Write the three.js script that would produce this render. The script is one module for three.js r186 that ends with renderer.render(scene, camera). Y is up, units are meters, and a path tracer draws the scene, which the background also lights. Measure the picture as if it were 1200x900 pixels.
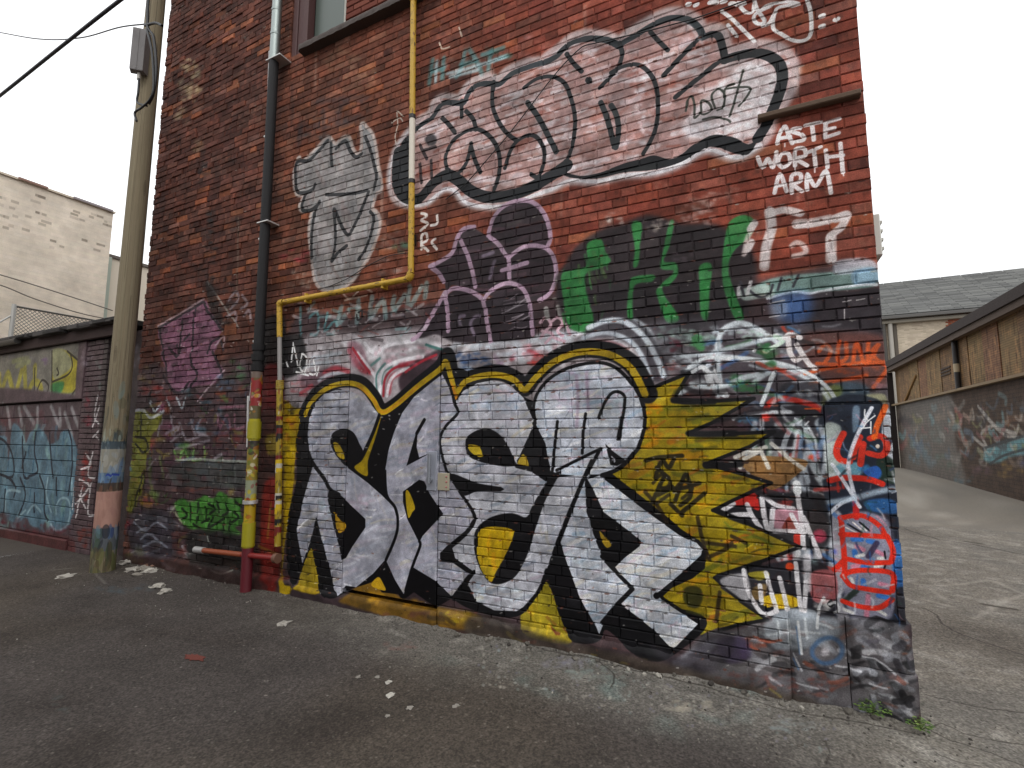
import * as THREE from 'three';
import { mergeGeometries } from 'three/addons/utils/BufferGeometryUtils.js';
import { ImprovedNoise } from 'three/addons/math/ImprovedNoise.js';

// ---------------------------------------------------------------- camera, sky, sun, exposure
// World frame: the brick front lies in the plane z = 0, its right-hand corner stands at the origin, y up, metres.
const scene = new THREE.Scene();
const F = 573.68, PITCH = 0.108794, ROLL = 0.0029795, YAW = 0.456535, EYE = 1.5;   // focal length in photo pixels (1200 x 900)
const camera = new THREE.PerspectiveCamera(2 * Math.atan(450 / F) * 180 / Math.PI, 4 / 3, 0.05, 400);
camera.position.set(-0.69282, EYE, 3.41072);
camera.quaternion.setFromEuler(new THREE.Euler(0, YAW, 0))
  .multiply(new THREE.Quaternion().setFromAxisAngle(new THREE.Vector3(1, 0, 0), PITCH))
  .multiply(new THREE.Quaternion().setFromAxisAngle(new THREE.Vector3(0, 0, 1), ROLL));
camera.updateMatrixWorld(true);

{ // overcast sky: luminance of a cloud layer, half as bright again overhead as at the horizon
  const W = 512, H = 256, d = new Float32Array(W * H * 4), n = new ImprovedNoise();
  for (let j = 0; j < H; j++) for (let i = 0; i < W; i++) {
    const el = ((j + 0.5) / H - 0.5) * Math.PI, az = (i + 0.5) / W * 2 * Math.PI, s = Math.max(0, Math.sin(el));
    const x = Math.cos(az) * Math.cos(el), z = Math.sin(az) * Math.cos(el);
    const c = 1 + 0.10 * n.noise(x * 2.2, s * 3, z * 2.2) + 0.05 * n.noise(x * 5, s * 7 + 9, z * 5);
    const L = 1.3 * (1 + 0.5 * s) * c;
    const o = (j * W + i) * 4;
    d[o] = L * 0.985; d[o + 1] = L; d[o + 2] = L * 1.015; d[o + 3] = 1;
  }
  const t = new THREE.DataTexture(d, W, H, THREE.RGBAFormat, THREE.FloatType);
  t.mapping = THREE.EquirectangularReflectionMapping; t.magFilter = THREE.LinearFilter; t.minFilter = THREE.LinearFilter; t.needsUpdate = true;
  scene.background = t; scene.environment = t;
}
const sun = new THREE.DirectionalLight(new THREE.Color(1, 0.97, 0.93), 0.6);
sun.position.set(6, 14, 11); sun.target.position.set(-3, 0, 0); sun.castShadow = true; sun.shadow.radius = 45;
Object.assign(sun.shadow.camera, { left: -16, right: 16, top: 16, bottom: -16, near: 1, far: 60 });
sun.shadow.mapSize.set(2048, 2048);
scene.add(sun, sun.target);

const renderer = new THREE.WebGLRenderer({ antialias: true });
renderer.setSize(1024, 768);
renderer.toneMapping = THREE.LinearToneMapping;
renderer.toneMappingExposure = 0.92;
renderer.shadowMap.enabled = true;

// ---------------------------------------------------------------- helpers
function rng(a) { return () => { a |= 0; a = a + 0x6D2B79F5 | 0; let t = Math.imul(a ^ a >>> 15, 1 | a); t = t + Math.imul(t ^ t >>> 7, 61 | t) ^ t; return ((t ^ t >>> 14) >>> 0) / 4294967296; }; }
const noise = new ImprovedNoise();
const fbm = (x, y, z = 0, o = 4) => { let s = 0, a = 0.5; for (let i = 0; i < o; i++) { s += a * noise.noise(x, y, z + i * 7.3); x *= 2.03; y *= 2.03; a *= 0.5; } return s; };
const clamp = (x, a = 0, b = 1) => Math.min(b, Math.max(a, x)), mix = (a, b, t) => a + (b - a) * t, sst = (a, b, x) => { const t = clamp((x - a) / (b - a)); return t * t * (3 - 2 * t); };
const V = (x, y, z) => new THREE.Vector3(x, y, z);
// a photo pixel gives a direction; its distance comes from the plane it lies in
const dir = (px, py) => V(px - 600, 450 - py, -F).applyQuaternion(camera.quaternion);
const onZ = (px, py, z = 0) => { const d = dir(px, py), t = (z - camera.position.z) / d.z; return camera.position.clone().addScaledVector(d, t); };
const onX = (px, py, x) => { const d = dir(px, py), t = (x - camera.position.x) / d.x; return camera.position.clone().addScaledVector(d, t); };
const onY = (px, py, y = 0) => { const d = dir(px, py), t = (y - camera.position.y) / d.y; return camera.position.clone().addScaledVector(d, t); };
const toPhoto = (p) => { const c = p.clone().sub(camera.position).applyQuaternion(camera.quaternion.clone().invert()); return [600 + c.x / -c.z * F, 450 - c.y / -c.z * F]; };
const P = (s) => s.trim().split(/\s+/).map((q) => q.split(',').map(Number));
const hex = (c) => { const n = parseInt(c.slice(1), 16); return [n >> 16, n >> 8 & 255, n & 255]; };
const rgba = (c, a = 1) => { const [r, g, b] = hex(c); return `rgba(${r},${g},${b},${a})`; };
const lin = (c) => new THREE.Color(c);
const mixHex = (a, b, t) => { const A = hex(a), B = hex(b); return '#' + A.map((v, i) => Math.round(clamp(mix(v, B[i], t), 0, 255)).toString(16).padStart(2, '0')).join(''); };

const taken = {};
function numbered(n) { const k = taken[n] = (taken[n] ?? -1) + 1; return k ? n + '_' + String(k).padStart(3, '0') : n; }
function top(o, name, label, category, group, kind) {
  o.name = numbered(name); scene.add(o);
  if (label) o.userData.label = label;
  if (category) o.userData.category = category;
  if (group) o.userData.group = group;
  if (kind) o.userData.kind = kind;
  return o;
}
const thing = (name, label, category, group) => top(new THREE.Group(), name, label, category, group);
function part(name, geo, mat, parent, kind) {
  const m = new THREE.Mesh(geo, mat); m.name = name; m.castShadow = m.receiveShadow = true; parent.add(m);
  if (kind) m.userData.kind = kind;
  return m;
}
function structure(name, geo, mat) { const m = new THREE.Mesh(geo, mat); m.castShadow = m.receiveShadow = true; return top(m, name, null, null, null, 'structure'); }

// quad soup: flat-shaded, non-indexed
class Quads {
  constructor() { this.p = []; this.u = []; this.c = []; this.color = null; }
  quad(a, b, c, d) { for (const v of [a, b, c, a, c, d]) { this.p.push(v[0], v[1], v[2]); if (this.color) this.c.push(...this.color); } return this; }
  box(x0, x1, y0, y1, z0, z1) {
    const q = (...v) => this.quad(...v);
    q([x0, y0, z1], [x1, y0, z1], [x1, y1, z1], [x0, y1, z1]); q([x1, y0, z0], [x0, y0, z0], [x0, y1, z0], [x1, y1, z0]);
    q([x1, y0, z1], [x1, y0, z0], [x1, y1, z0], [x1, y1, z1]); q([x0, y0, z0], [x0, y0, z1], [x0, y1, z1], [x0, y1, z0]);
    q([x0, y1, z1], [x1, y1, z1], [x1, y1, z0], [x0, y1, z0]); q([x0, y0, z0], [x1, y0, z0], [x1, y0, z1], [x0, y0, z1]);
    return this;
  }
  // block with a chamfered, slightly uneven front (towards +z)
  brick(x0, x1, y0, y1, z0, z1, b, R = null, j = 0) {
    const r = () => R ? (R() - 0.5) * j : 0, e = () => R ? (R() - 0.5) * Math.min(j, 0.005) : 0;
    const F4 = [[x0 + b + e(), y0 + b + e(), z1 + r()], [x1 - b + e(), y0 + b + e(), z1 + r()], [x1 - b + e(), y1 - b + e(), z1 + r()], [x0 + b + e(), y1 - b + e(), z1 + r()]];
    const S4 = [[x0, y0, z1 - b * 1.1], [x1, y0, z1 - b * 1.1], [x1, y1, z1 - b * 1.1], [x0, y1, z1 - b * 1.1]], B4 = [[x0, y0, z0], [x1, y0, z0], [x1, y1, z0], [x0, y1, z0]];
    this.quad(...F4);
    for (let i = 0; i < 4; i++) { const k = (i + 1) % 4; this.quad(S4[i], S4[k], F4[k], F4[i]); this.quad(B4[i], B4[k], S4[k], S4[i]); }
    return this;
  }
  geo(uvOf) {
    const g = new THREE.BufferGeometry();
    g.setAttribute('position', new THREE.Float32BufferAttribute(this.p, 3));
    const n = this.p.length / 3, uv = new Float32Array(n * 2);
    for (let i = 0; i < n; i++) { const [u, v] = uvOf ? uvOf(this.p[i * 3], this.p[i * 3 + 1], this.p[i * 3 + 2]) : [this.p[i * 3] + this.p[i * 3 + 2], this.p[i * 3 + 1] + this.p[i * 3 + 2] * 0.5]; uv[i * 2] = u; uv[i * 2 + 1] = v; }
    g.setAttribute('uv', new THREE.BufferAttribute(uv, 2));
    if (this.c.length) g.setAttribute('color', new THREE.Float32BufferAttribute(this.c, 3));
    g.computeVertexNormals();
    return g;
  }
}
const boxGeo = (x0, x1, y0, y1, z0, z1, uvOf) => new Quads().box(x0, x1, y0, y1, z0, z1).geo(uvOf);
function chamferBox(x0, x1, y0, y1, z0, z1, b, uvOf) { const q = new Quads(); const m = (z0 + z1) / 2; q.brick(x0, x1, y0, y1, m, z1, b); const k = q.p.length; for (let i = 0; i < k; i += 9) { for (const o of [0, 6, 3]) q.p.push(q.p[i + o], q.p[i + o + 1], 2 * m - q.p[i + o + 2]); } return q.geo(uvOf); }
// round pipe along points, mitred by a smooth curve at bends
function pipe(points, r, seg = 12, tension = 0) {
  const path = new THREE.CurvePath();
  for (let i = 0; i + 1 < points.length; i++) path.add(new THREE.LineCurve3(points[i], points[i + 1]));
  const c = points.length > 2 ? new THREE.CatmullRomCurve3(points, false, 'catmullrom', tension) : new THREE.LineCurve3(points[0], points[1]);
  return new THREE.TubeGeometry(c, points.length > 2 ? points.length * 10 : 1, r, seg, false);
}
function rod(a, b, r0, r1 = r0, seg = 16, hseg = 1) {
  const d = b.clone().sub(a), g = new THREE.CylinderGeometry(r1, r0, d.length(), seg, hseg);
  g.translate(0, d.length() / 2, 0); g.applyQuaternion(new THREE.Quaternion().setFromUnitVectors(V(0, 1, 0), d.clone().normalize())); g.translate(a.x, a.y, a.z);
  return g;
}
const canvas = (w, h) => { const c = document.createElement('canvas'); c.width = w; c.height = h; return c; };
function texture(c, srgb = true, wrap = THREE.RepeatWrapping) { const t = new THREE.CanvasTexture(c); if (srgb) t.colorSpace = THREE.SRGBColorSpace; t.wrapS = t.wrapT = wrap; t.magFilter = THREE.LinearFilter; return t; }
// tileable grey noise as bytes: fine grain over coarse lumps
function grainTexture(n, f, fine, seed) {
  const R = rng(seed), d = new Uint8Array(n * n * 4), per = (u, v, k) => { // periodic value noise
    const x = u * k, y = v * k, i = Math.floor(x), j = Math.floor(y), a = x - i, b = y - j, h = (p, q) => { const s = Math.sin(((p % k + k) % k) * 127.1 + ((q % k + k) % k) * 311.7 + seed) * 43758.5453; return s - Math.floor(s); };
    const s = a * a * (3 - 2 * a), t = b * b * (3 - 2 * b); return mix(mix(h(i, j), h(i + 1, j), s), mix(h(i, j + 1), h(i + 1, j + 1), s), t);
  };
  for (let y = 0; y < n; y++) for (let x = 0; x < n; x++) {
    const u = x / n, v = y / n; let s = 0, a = 0.5, k = f; for (let o = 0; o < 4; o++) { s += a * per(u, v, k); k *= 2; a *= 0.5; }
    const g = clamp((s * (1 - fine) + R() * fine)) * 255, i = (y * n + x) * 4; d[i] = d[i + 1] = d[i + 2] = g; d[i + 3] = 255;
  }
  const t = new THREE.DataTexture(d, n, n); t.wrapS = t.wrapT = THREE.RepeatWrapping; t.magFilter = THREE.LinearFilter; t.needsUpdate = true; return t;
}
const grain = grainTexture(512, 8, 0.25, 3);
const grainAt = (ru, rv) => { const t = grain.clone(); t.repeat.set(ru, rv); t.needsUpdate = true; return t; };
function plain(c, o = {}) { const { bump = 0, bumpRepeat = 3, ...rest } = o; const m = new THREE.MeshStandardMaterial({ color: lin(c), roughness: 0.8, ...rest }); if (bump) { m.bumpMap = grainAt(bumpRepeat, bumpRepeat); m.bumpScale = bump; } return m; }

// ---------------------------------------------------------------- paint on a flat surface: strokes traced in photo pixels, laid down in the surface's own metres
function spline(pts, closed) {
  const n = pts.length, out = []; if (n < 3) return pts.slice();
  const at = (i) => closed ? pts[(i + n) % n] : pts[clamp(i, 0, n - 1)];
  for (let i = 0; i < (closed ? n : n - 1); i++) {
    const [a, b, c, d] = [at(i - 1), at(i), at(i + 1), at(i + 2)], k = 5;
    for (let s = 0; s < k; s++) { const t = s / k, f = (j) => 0.5 * (2 * b[j] + (c[j] - a[j]) * t + (2 * a[j] - 5 * b[j] + 4 * c[j] - d[j]) * t * t + (3 * b[j] - a[j] - 3 * c[j] + d[j]) * t * t * t); out.push([f(0), f(1)]); }
  }
  if (!closed) out.push(pts[n - 1]);
  return out;
}
class Surface {
  // toM: photo pixel -> [u, v] metres on the surface; panels: rectangles of it, each with a canvas of its own
  constructor(toM, panels) {
    this.toM = toM; this.R = rng(77);
    this.panels = panels.map(([u0, v0, u1, v1, s]) => {
      const w = Math.round((u1 - u0) * s), h = Math.round((v1 - v0) * s), c = canvas(w, h), r = canvas(w >> 1, h >> 1);
      const rx = r.getContext('2d'); rx.scale(0.5, 0.5);
      return { u0, v0, u1, v1, s, w, h, c, r, x: c.getContext('2d'), rx };
    });
  }
  scaleAt(p) { const a = this.toM(p[0] - 1, p[1]), b = this.toM(p[0] + 1, p[1]), c = this.toM(p[0], p[1] - 1), d = this.toM(p[0], p[1] + 1); return Math.sqrt(Math.hypot(a[0] - b[0], a[1] - b[1]) * Math.hypot(c[0] - d[0], c[1] - d[1])) / 2; }
  each(f) { for (const q of this.panels) f(q); }
  trace(x, q, m, closed, off) { x.beginPath(); m.forEach(([u, v], i) => { const X = (u - q.u0) * q.s + off, Y = q.h - (v - q.v0) * q.s; i ? x.lineTo(X, Y) : x.moveTo(X, Y); }); if (closed) x.closePath(); }
  draw(m, closed, width, color, a, blur, rough) {
    let lo = [1e9, 1e9], hi = [-1e9, -1e9]; for (const p of m) for (const k of [0, 1]) { lo[k] = Math.min(lo[k], p[k]); hi[k] = Math.max(hi[k], p[k]); }
    const pad = width + blur * 3 + 0.02;
    this.each((q) => {
      if (hi[0] + pad < q.u0 || lo[0] - pad > q.u1 || hi[1] + pad < q.v0 || lo[1] - pad > q.v1) return;
      for (const [x, col] of [[q.x, rgba(color, a)], [q.rx, `rgba(${rough},${rough},${rough},${a})`]]) {
        if (x === q.rx && rough < 0) continue;
        x.save(); x.lineCap = x.lineJoin = 'round'; const off = blur > 0 ? -6000 : 0;
        const go = () => { this.trace(x, q, m, closed, off); x.fillStyle = x.strokeStyle = blur > 0 ? '#000' : col; if (width > 0) { x.lineWidth = width * q.s; x.stroke(); } else x.fill(); };
        if (blur > 0) { x.shadowColor = col; x.shadowBlur = blur * q.s * 1.05 * (x === q.rx ? 0.5 : 1); x.shadowOffsetX = (x === q.rx ? 3000 : 6000); }
        go(); x.restore();
      }
    });
  }
  fill(s, color, { a = 1, blur = 0, sharp = false, r = 128 } = {}) {
    const p = typeof s === 'string' ? P(s) : s, k = this.scaleAt(p[0]);
    this.draw((sharp ? p : spline(p, true)).map((q) => this.toM(...q)), true, 0, color, a, blur * k, r); return this;
  }
  line(s, w, color, { a = 1, blur = 0, sharp = false, closed = false, r = 128 } = {}) {
    const p = typeof s === 'string' ? P(s) : s, k = this.scaleAt(p[p.length >> 1]);
    this.draw((sharp ? p : spline(p, closed)).map((q) => this.toM(...q)), closed, w * k, color, a, blur * k, r); return this;
  }
  lines(list, w, color, o) { for (const s of list.split('|')) this.line(s, w, color, o); return this; }
  dot(x, y, rad, color, o = {}) { const p = []; for (let i = 0; i < 12; i++) p.push([x + Math.cos(i * Math.PI / 6) * rad, y + Math.sin(i * Math.PI / 6) * rad]); return this.fill(p, color, o); }
  clip(s, sharp = false) { const m = (sharp ? P(s) : spline(P(s), true)).map((q) => this.toM(...q)); this.each((q) => { for (const x of [q.x, q.rx]) { x.save(); this.trace(x, q, m, true, 0); x.clip(); } }); return this; }
  unclip() { this.each((q) => { q.x.restore(); q.rx.restore(); }); return this; }
  // overlapping strokes of a few colours inside an outline: roller marks, streaks
  hatch(s, n, colors, { w = 4, len = 22, ang = -0.2, spread = 0.3, a = 0.3, blur = 1, sharp = false } = {}) {
    const p = P(s), R = this.R, xs = p.map((q) => q[0]), ys = p.map((q) => q[1]), x0 = Math.min(...xs), x1 = Math.max(...xs), y0 = Math.min(...ys), y1 = Math.max(...ys);
    this.clip(s, sharp);
    for (let i = 0; i < n; i++) {
      const x = mix(x0, x1, R()), y = mix(y0, y1, R()), t = ang + (R() - 0.5) * 2 * spread, l = len * (0.4 + R()), c = colors[Math.floor(R() * colors.length)];
      const dx = Math.cos(t) * l / 2, dy = Math.sin(t) * l / 2, b = (R() - 0.5) * l * 0.2;
      this.line([[x - dx, y - dy], [x - dy * 0.1, y + b], [x + dx, y + dy]], w * (0.4 + R()), c, { a: a * (0.4 + R()), blur });
    }
    return this.unclip();
  }
  spray(x, y, rx, ry, color, a = 0.5) { const p = []; for (let i = 0; i < 10; i++) p.push([x + Math.cos(i * Math.PI / 5) * rx * 0.6, y + Math.sin(i * Math.PI / 5) * ry * 0.6]); return this.fill(p, color, { a, blur: Math.min(rx, ry) * 0.5 }); }
  // fine grain and flecks that belong to the surface, then the textures
  finish(grainAmount, seed, f = 5) {
    const R = rng(seed);
    this.each((q) => {
      const im = q.x.getImageData(0, 0, q.w, q.h), d = im.data;
      for (let y = 0; y < q.h; y++) { for (let x = 0; x < q.w; x++) {
        const i = (y * q.w + x) * 4, u = q.u0 + x / q.s, v = q.v1 - y / q.s;
        let k = 1 + (R() - 0.5) * grainAmount;
        if (!(x & 1) || x === 0) this._n = noise.noise(u * f * 4, v * f * 4, 3.1) * 0.6 + noise.noise(u * f, v * f, 8.2);
        k *= 1 + this._n * grainAmount * 0.9;
        d[i] *= k; d[i + 1] *= k; d[i + 2] *= k;
      } }
      q.x.putImageData(im, 0, 0);
      q.map = texture(q.c, true, THREE.MirroredRepeatWrapping); q.rough = texture(q.r, false, THREE.MirroredRepeatWrapping);
      q.uv = (u, v) => [(u - q.u0) / (q.u1 - q.u0), (v - q.v0) / (q.v1 - q.v0)];
      q.mat = (bump, cell, o = {}) => { const m = new THREE.MeshPhysicalMaterial({ map: q.map, roughnessMap: q.rough, roughness: 1, specularIntensity: 0.4, ...o }); m.bumpMap = grainAt((q.u1 - q.u0) / cell, (q.v1 - q.v0) / cell); m.bumpScale = bump; return m; };
    });
    return this;
  }
}

// ---------------------------------------------------------------- brick layout of the building front
const WX0 = -7.6, TOPY = 8.4, PITCHY = 0.07, JOINT = 0.0075;
const A0 = onZ(338, 62), DOOR = { x0: -4.06, x1: -3.03, y0: 0.13, y1: 2.42 }, PANEL = { x0: -0.315, x1: -0.035, y0: 0.515, y1: 1.70 };
const WIN = { x0: -5.14, x1: -3.36, y0: 5.70, y1: 7.5 }, STONE = { x0: -0.56, x1: 0.02, y0: 0, y1: 0.50 };
const openings = [DOOR, PANEL, WIN, STONE].map((o) => [o.x0, o.x1, o.y0, o.y1]);
const bricks = [];
{
  const R = rng(11);
  for (let r = 0, y = 0.10; y < TOPY; r++, y += PITCHY) {
    const ya = y, yb = Math.min(y + PITCHY - JOINT, TOPY), ym = (ya + yb) / 2;
    let spans = [[WX0, 0]];
    for (const [x0, x1, y0, y1] of openings) if (yb > y0 && ya < y1) spans = spans.flatMap(([a, b]) => b <= x0 || a >= x1 ? [[a, b]] : [[a, x0], [x1, b]].filter(([p, q]) => q - p > 0.03));
    const header = r % 7 === 3, L = header ? 0.11 : 0.222;
    for (const [a, b] of spans) {
      const k0 = Math.floor((a - b) / L) - 1; let edge = b;
      for (let k = 0; edge > a + 0.02; k++) {
        const isFirst = k === 0; let len = isFirst ? (r % 2 ? L * 0.5 : L) : L; len *= 1 + (R() - 0.5) * 0.06; if (!header && R() < 0.03) len *= 0.5;
        let lo = edge - len; if (lo - a < 0.06) lo = a;
        const x1 = edge - (isFirst ? 0 : JOINT / 2), x0 = lo + (lo === a ? 0 : JOINT / 2);
        if (x1 - x0 > 0.02) {
          const rag = b === 0 && isFirst ? (R() - 0.6) * 0.009 : 0, ragL = a === WX0 && lo === a ? (R() - 0.5) * 0.016 : 0;
          bricks.push({ x0: x0 - ragL, x1: x1 + rag, y0: ya + (R() - 0.5) * 0.003, y1: yb + (R() - 0.5) * 0.003, t: R(), t2: R(), row: r });
        }
        edge = lo;
      }
    }
  }
}
const LINE_Y = 2.52;   // a course where the joint is open and the wall below stands a little proud

// ---------------------------------------------------------------- the paint on the front
const wall = new Surface((x, y) => { const p = onZ(x, y); return [p.x, p.y]; }, [[-4.96, -0.05, 0.06, 6.15, 330], [-7.75, -0.05, -4.45, 8.45, 240]]);
{
  const w = wall;
  w.each((q) => { q.x.fillStyle = '#43302a'; q.x.fillRect(0, 0, q.w, q.h); q.rx.fillStyle = 'rgb(225,225,225)'; q.rx.fillRect(0, 0, q.w, q.h); });
  // the brick itself: redder and cleaner to the right, browner with soot to the left
  for (const b of bricks) {
    const x = (b.x0 + b.x1) / 2, y = (b.y0 + b.y1) / 2, n = fbm(x * 0.9, y * 0.9, 1) + 0.25 * (b.t - 0.5), s = sst(-5.9, -4.9, x + n * 0.6), e = sst(-4.2, -1.5, x + n * 1.2);
    let c = mixHex(mixHex('#52322a', '#704434', s), '#834033', e);
    if (b.t2 < 0.08) c = mixHex(c, '#3d2420', 0.6); else if (b.t2 > 0.93) c = mixHex(c, '#a8613a', 0.55); else if (b.t2 > 0.86) c = mixHex(c, '#6d4a40', 0.6);
    c = mixHex(c, b.t > 0.5 ? '#a5553c' : '#4e2820', Math.abs(b.t - 0.5) * 0.55);
    c = mixHex(c, '#31211c', clamp(-n * 0.9) * 0.8);
    w.each((q) => {
      if (b.x1 < q.u0 - 0.1 || b.x0 > q.u1 + 0.1) return;
      q.x.fillStyle = c; q.x.fillRect((b.x0 - q.u0) * q.s - 1, q.h - (b.y1 - q.v0) * q.s - 1, (b.x1 - b.x0) * q.s + 2, (b.y1 - b.y0) * q.s + 2);
      for (let k = 0; k < 3; k++) { const px = mix(b.x0, b.x1, wall.R()), pw = 0.05 * wall.R(); q.x.fillStyle = rgba(wall.R() > 0.5 ? '#b0694c' : '#3a1f1a', 0.16); q.x.fillRect((px - q.u0) * q.s, q.h - (b.y1 - q.v0) * q.s, pw * q.s, (b.y1 - b.y0) * q.s * (0.3 + 0.7 * wall.R())); }
    });
  }
  // weathering: lime and mortar smears, soot streaks
  const rub = (x, y, rx, ry, c, a, n = 26) => { for (let i = 0; i < n; i++) { const t = w.R() * 6.28, k = Math.sqrt(w.R()); w.spray(x + Math.cos(t) * rx * k, y + Math.sin(t) * ry * k, 3 + w.R() * 6, 2 + w.R() * 3, c, a * (0.3 + w.R() * 0.7)); } };
  rub(222, 95, 13, 28, '#a8926c', 0.8, 44); rub(214, 138, 8, 10, '#9a8461', 0.5, 12); rub(232, 172, 5, 6, '#8b7450', 0.4, 8); rub(236, 196, 6, 20, '#150f0f', 0.5, 16);
  rub(400, 75, 22, 18, '#8e7050', 0.32, 30); rub(430, 92, 14, 16, '#a8855c', 0.25, 18); rub(410, 130, 30, 14, '#231a1c', 0.35, 26); rub(366, 150, 22, 14, '#2c3338', 0.4, 20);
  rub(246, 290, 7, 45, '#110d0e', 0.6, 30); rub(276, 262, 5, 12, '#161011', 0.5, 10); w.line('279,255 279,300 277,350', 2, '#7f6d5c', { a: 0.5, blur: 1 }); rub(228, 330, 16, 40, '#1a1214', 0.35, 30);
  rub(540, 40, 60, 26, '#a3572f', 0.22, 30); rub(700, 20, 70, 20, '#93473a', 0.2, 30); rub(900, 95, 30, 20, '#a4532c', 0.35, 14); rub(975, 70, 25, 40, '#5b3a30', 0.4, 20); rub(1000, 270, 18, 30, '#5b3a2c', 0.45, 24);
  rub(620, 55, 18, 14, '#c08a8a', 0.3, 12);
  { const R = rng(71); for (let i = 0; i < 70; i++) { const p = [200 + R() * 800, R() * 330]; rub(p[0], p[1], 8 + R() * 26, 4 + R() * 12, ['#3a2620', '#2b1d19', '#a8765e', '#8d6a58', '#b56a48'][Math.floor(R() * 5)], 0.16 + R() * 0.2, 9); } for (let i = 0; i < 24; i++) { const x = 340 + R() * 660, y = R() * 240; w.line([[x, y], [x + (R() - 0.5) * 2, y + 20 + R() * 40]], 1.5 + R() * 3, R() > 0.5 ? '#c2a898' : '#2a1c18', { a: 0.18 + R() * 0.16, blur: 1.6 }); } }
  // small old tags high up: teal letters, scribbles
  w.lines('507,70 503,98|507,84 520,80|520,68 518,92|545,60 540,80 535,90|550,58 560,74 565,88|540,76 556,72|575,60 572,82|565,64 590,56|580,70 592,66', 5, '#4b8487', { a: 0.7, blur: 2 });
  w.lines('524,86 556,78 594,66|527,90 560,82|512,72 510,96', 4, '#a9c4c9', { a: 0.75, blur: 1.5 }); rub(550, 78, 34, 12, '#cfd7d6', 0.28, 26); rub(580, 64, 18, 10, '#37746c', 0.35, 16);
  w.lines('538,32 541,42|515,50 518,57 527,55', 1.6, '#cdbdaa', { a: 0.8 });
  w.lines('465,130 466,146 463,160 465,170|459,144 468,138 472,142|466,130 472,136', 1.4, '#cfc6b6', { a: 0.8 });
  w.lines('352,150 350,170|372,120 400,116 430,114|378,130 380,150|400,124 396,146 416,140', 6, '#2a2226', { a: 0.45, blur: 3 });

  // ---- upper throw-up: thin rolled white over the brick, black outline, white halo
  const UP = '458,200 464,176 478,156 490,142 504,134 510,120 520,115 538,116 546,104 558,95 574,92 582,96 594,84 616,75 634,72 642,66 656,56 670,45 692,41 714,45 724,50 736,40 756,28 780,17 800,17 816,26 823,38 836,34 846,40 852,60 870,57 888,54 908,57 922,67 928,82 924,104 914,124 900,140 899,154 888,168 863,182 830,173 797,190 767,200 733,203 700,210 667,210 646,220 622,228 598,238 570,240 546,235 534,222 520,220 500,236 480,239 464,232 458,216';
  w.line(UP, 17, '#d8d3d6', { a: 0.7, blur: 3.5, closed: true });
  w.line('464,230 478,240 500,238 520,222 534,224 546,237 572,242 600,239 624,229 648,221 668,211 702,212 735,205 768,202 798,192 830,175 864,184 890,170', 5, '#e6e0e4', { a: 0.95, blur: 0.8 });
  w.line('457,214 458,198 465,174 478,156', 4, '#dcd8da', { a: 0.9, blur: 1 });
  w.fill(UP, '#bd9f9c', { a: 0.74 });
  w.hatch(UP, 620, ['#d9cdd0', '#d4c3c5', '#c09c98', '#9c5f52', '#8d4a3c', '#eee7ea', '#e0d6da'], { w: 5, len: 24, ang: -0.28, spread: 0.25, a: 0.5, blur: 1.2 });
  w.clip(UP);
  w.fill('842,100 870,74 900,68 912,84 908,110 894,140 880,158 850,152 812,164 800,150 820,120', '#efe9ec', { a: 0.6, blur: 5 }); rub(880, 110, 40, 34, '#f4eff1', 0.8, 130); rub(840, 150, 40, 14, '#eee6ea', 0.7, 70); rub(755, 120, 10, 50, '#e9e1e5', 0.6, 50); rub(650, 160, 24, 34, '#e2dce0', 0.6, 60); rub(610, 120, 20, 20, '#d9d0d3', 0.5, 40); rub(800, 80, 30, 30, '#dcd2d5', 0.5, 50); rub(500, 190, 22, 26, '#cdb2ae', 0.4, 20); rub(700, 150, 20, 40, '#95533f', 0.35, 26); rub(550, 180, 18, 30, '#b58a82', 0.3, 20); rub(780, 45, 30, 10, '#d8ccd0', 0.4, 16);
  w.unclip();
  const K = '#17181b', KB = { r: 105 };
  w.line('466,178 464,200 466,220 476,232 492,232 508,214 524,205 538,212 552,224 572,231 600,228 624,219 644,207 664,194', 12, K, KB).fill('460,200 468,172 480,158 482,180 482,222 484,234 470,234 461,218', K);
  w.fill('656,200 680,206 704,202 730,192 752,186 766,182 784,186 800,180 812,170 836,158 860,161 877,169 888,163 878,180 862,180 832,172 798,190 766,199 732,202 700,209 668,208', K);
  w.line('888,162 898,146 906,128 913,110 917,92 914,76 902,66 884,62 862,66 850,70', 12, K, KB).line('850,70 846,52 842,42 834,40 824,44', 8, K, KB);
  w.line('824,44 820,34 810,25 796,21 778,23 758,33 744,42 730,50 726,54', 7, '#2a3034', KB).line('726,54 712,47 692,45 672,49 660,58 652,66 640,72 618,79 600,86 586,98 576,98 560,99 550,108 544,120 538,121 522,120 514,126 506,138 494,146 484,154', 6, '#22272b', KB);
  w.lines('518,138 526,146 533,155|541,118 541,137|546,130 554,139 558,152|524,198 522,184 530,166 544,155 558,151 572,158 582,172 586,190 584,208 578,224|524,198 532,204 540,200 546,192 550,180 552,168|552,170 556,186 563,202|578,96 577,122 584,142 594,156 606,165|592,197 598,177 608,164 622,158 632,164 638,178 636,196 630,209|622,204 630,209|614,103 630,92 648,90 662,98 670,118 674,140 672,164 666,184 656,196', 4.6, K, KB);
  w.lines('618,120 630,136 642,158 652,178|704,120 712,140 720,172|716,123 722,134 725,152 722,173', 6, '#26292b', KB).dot(505, 164, 7, '#2c2a2e', { a: 0.8, blur: 1.5 }).lines('492,170 500,186|492,192 494,214|505,188 506,210|497,176 510,172', 3.5, '#332a2c', { a: 0.9 });
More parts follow.
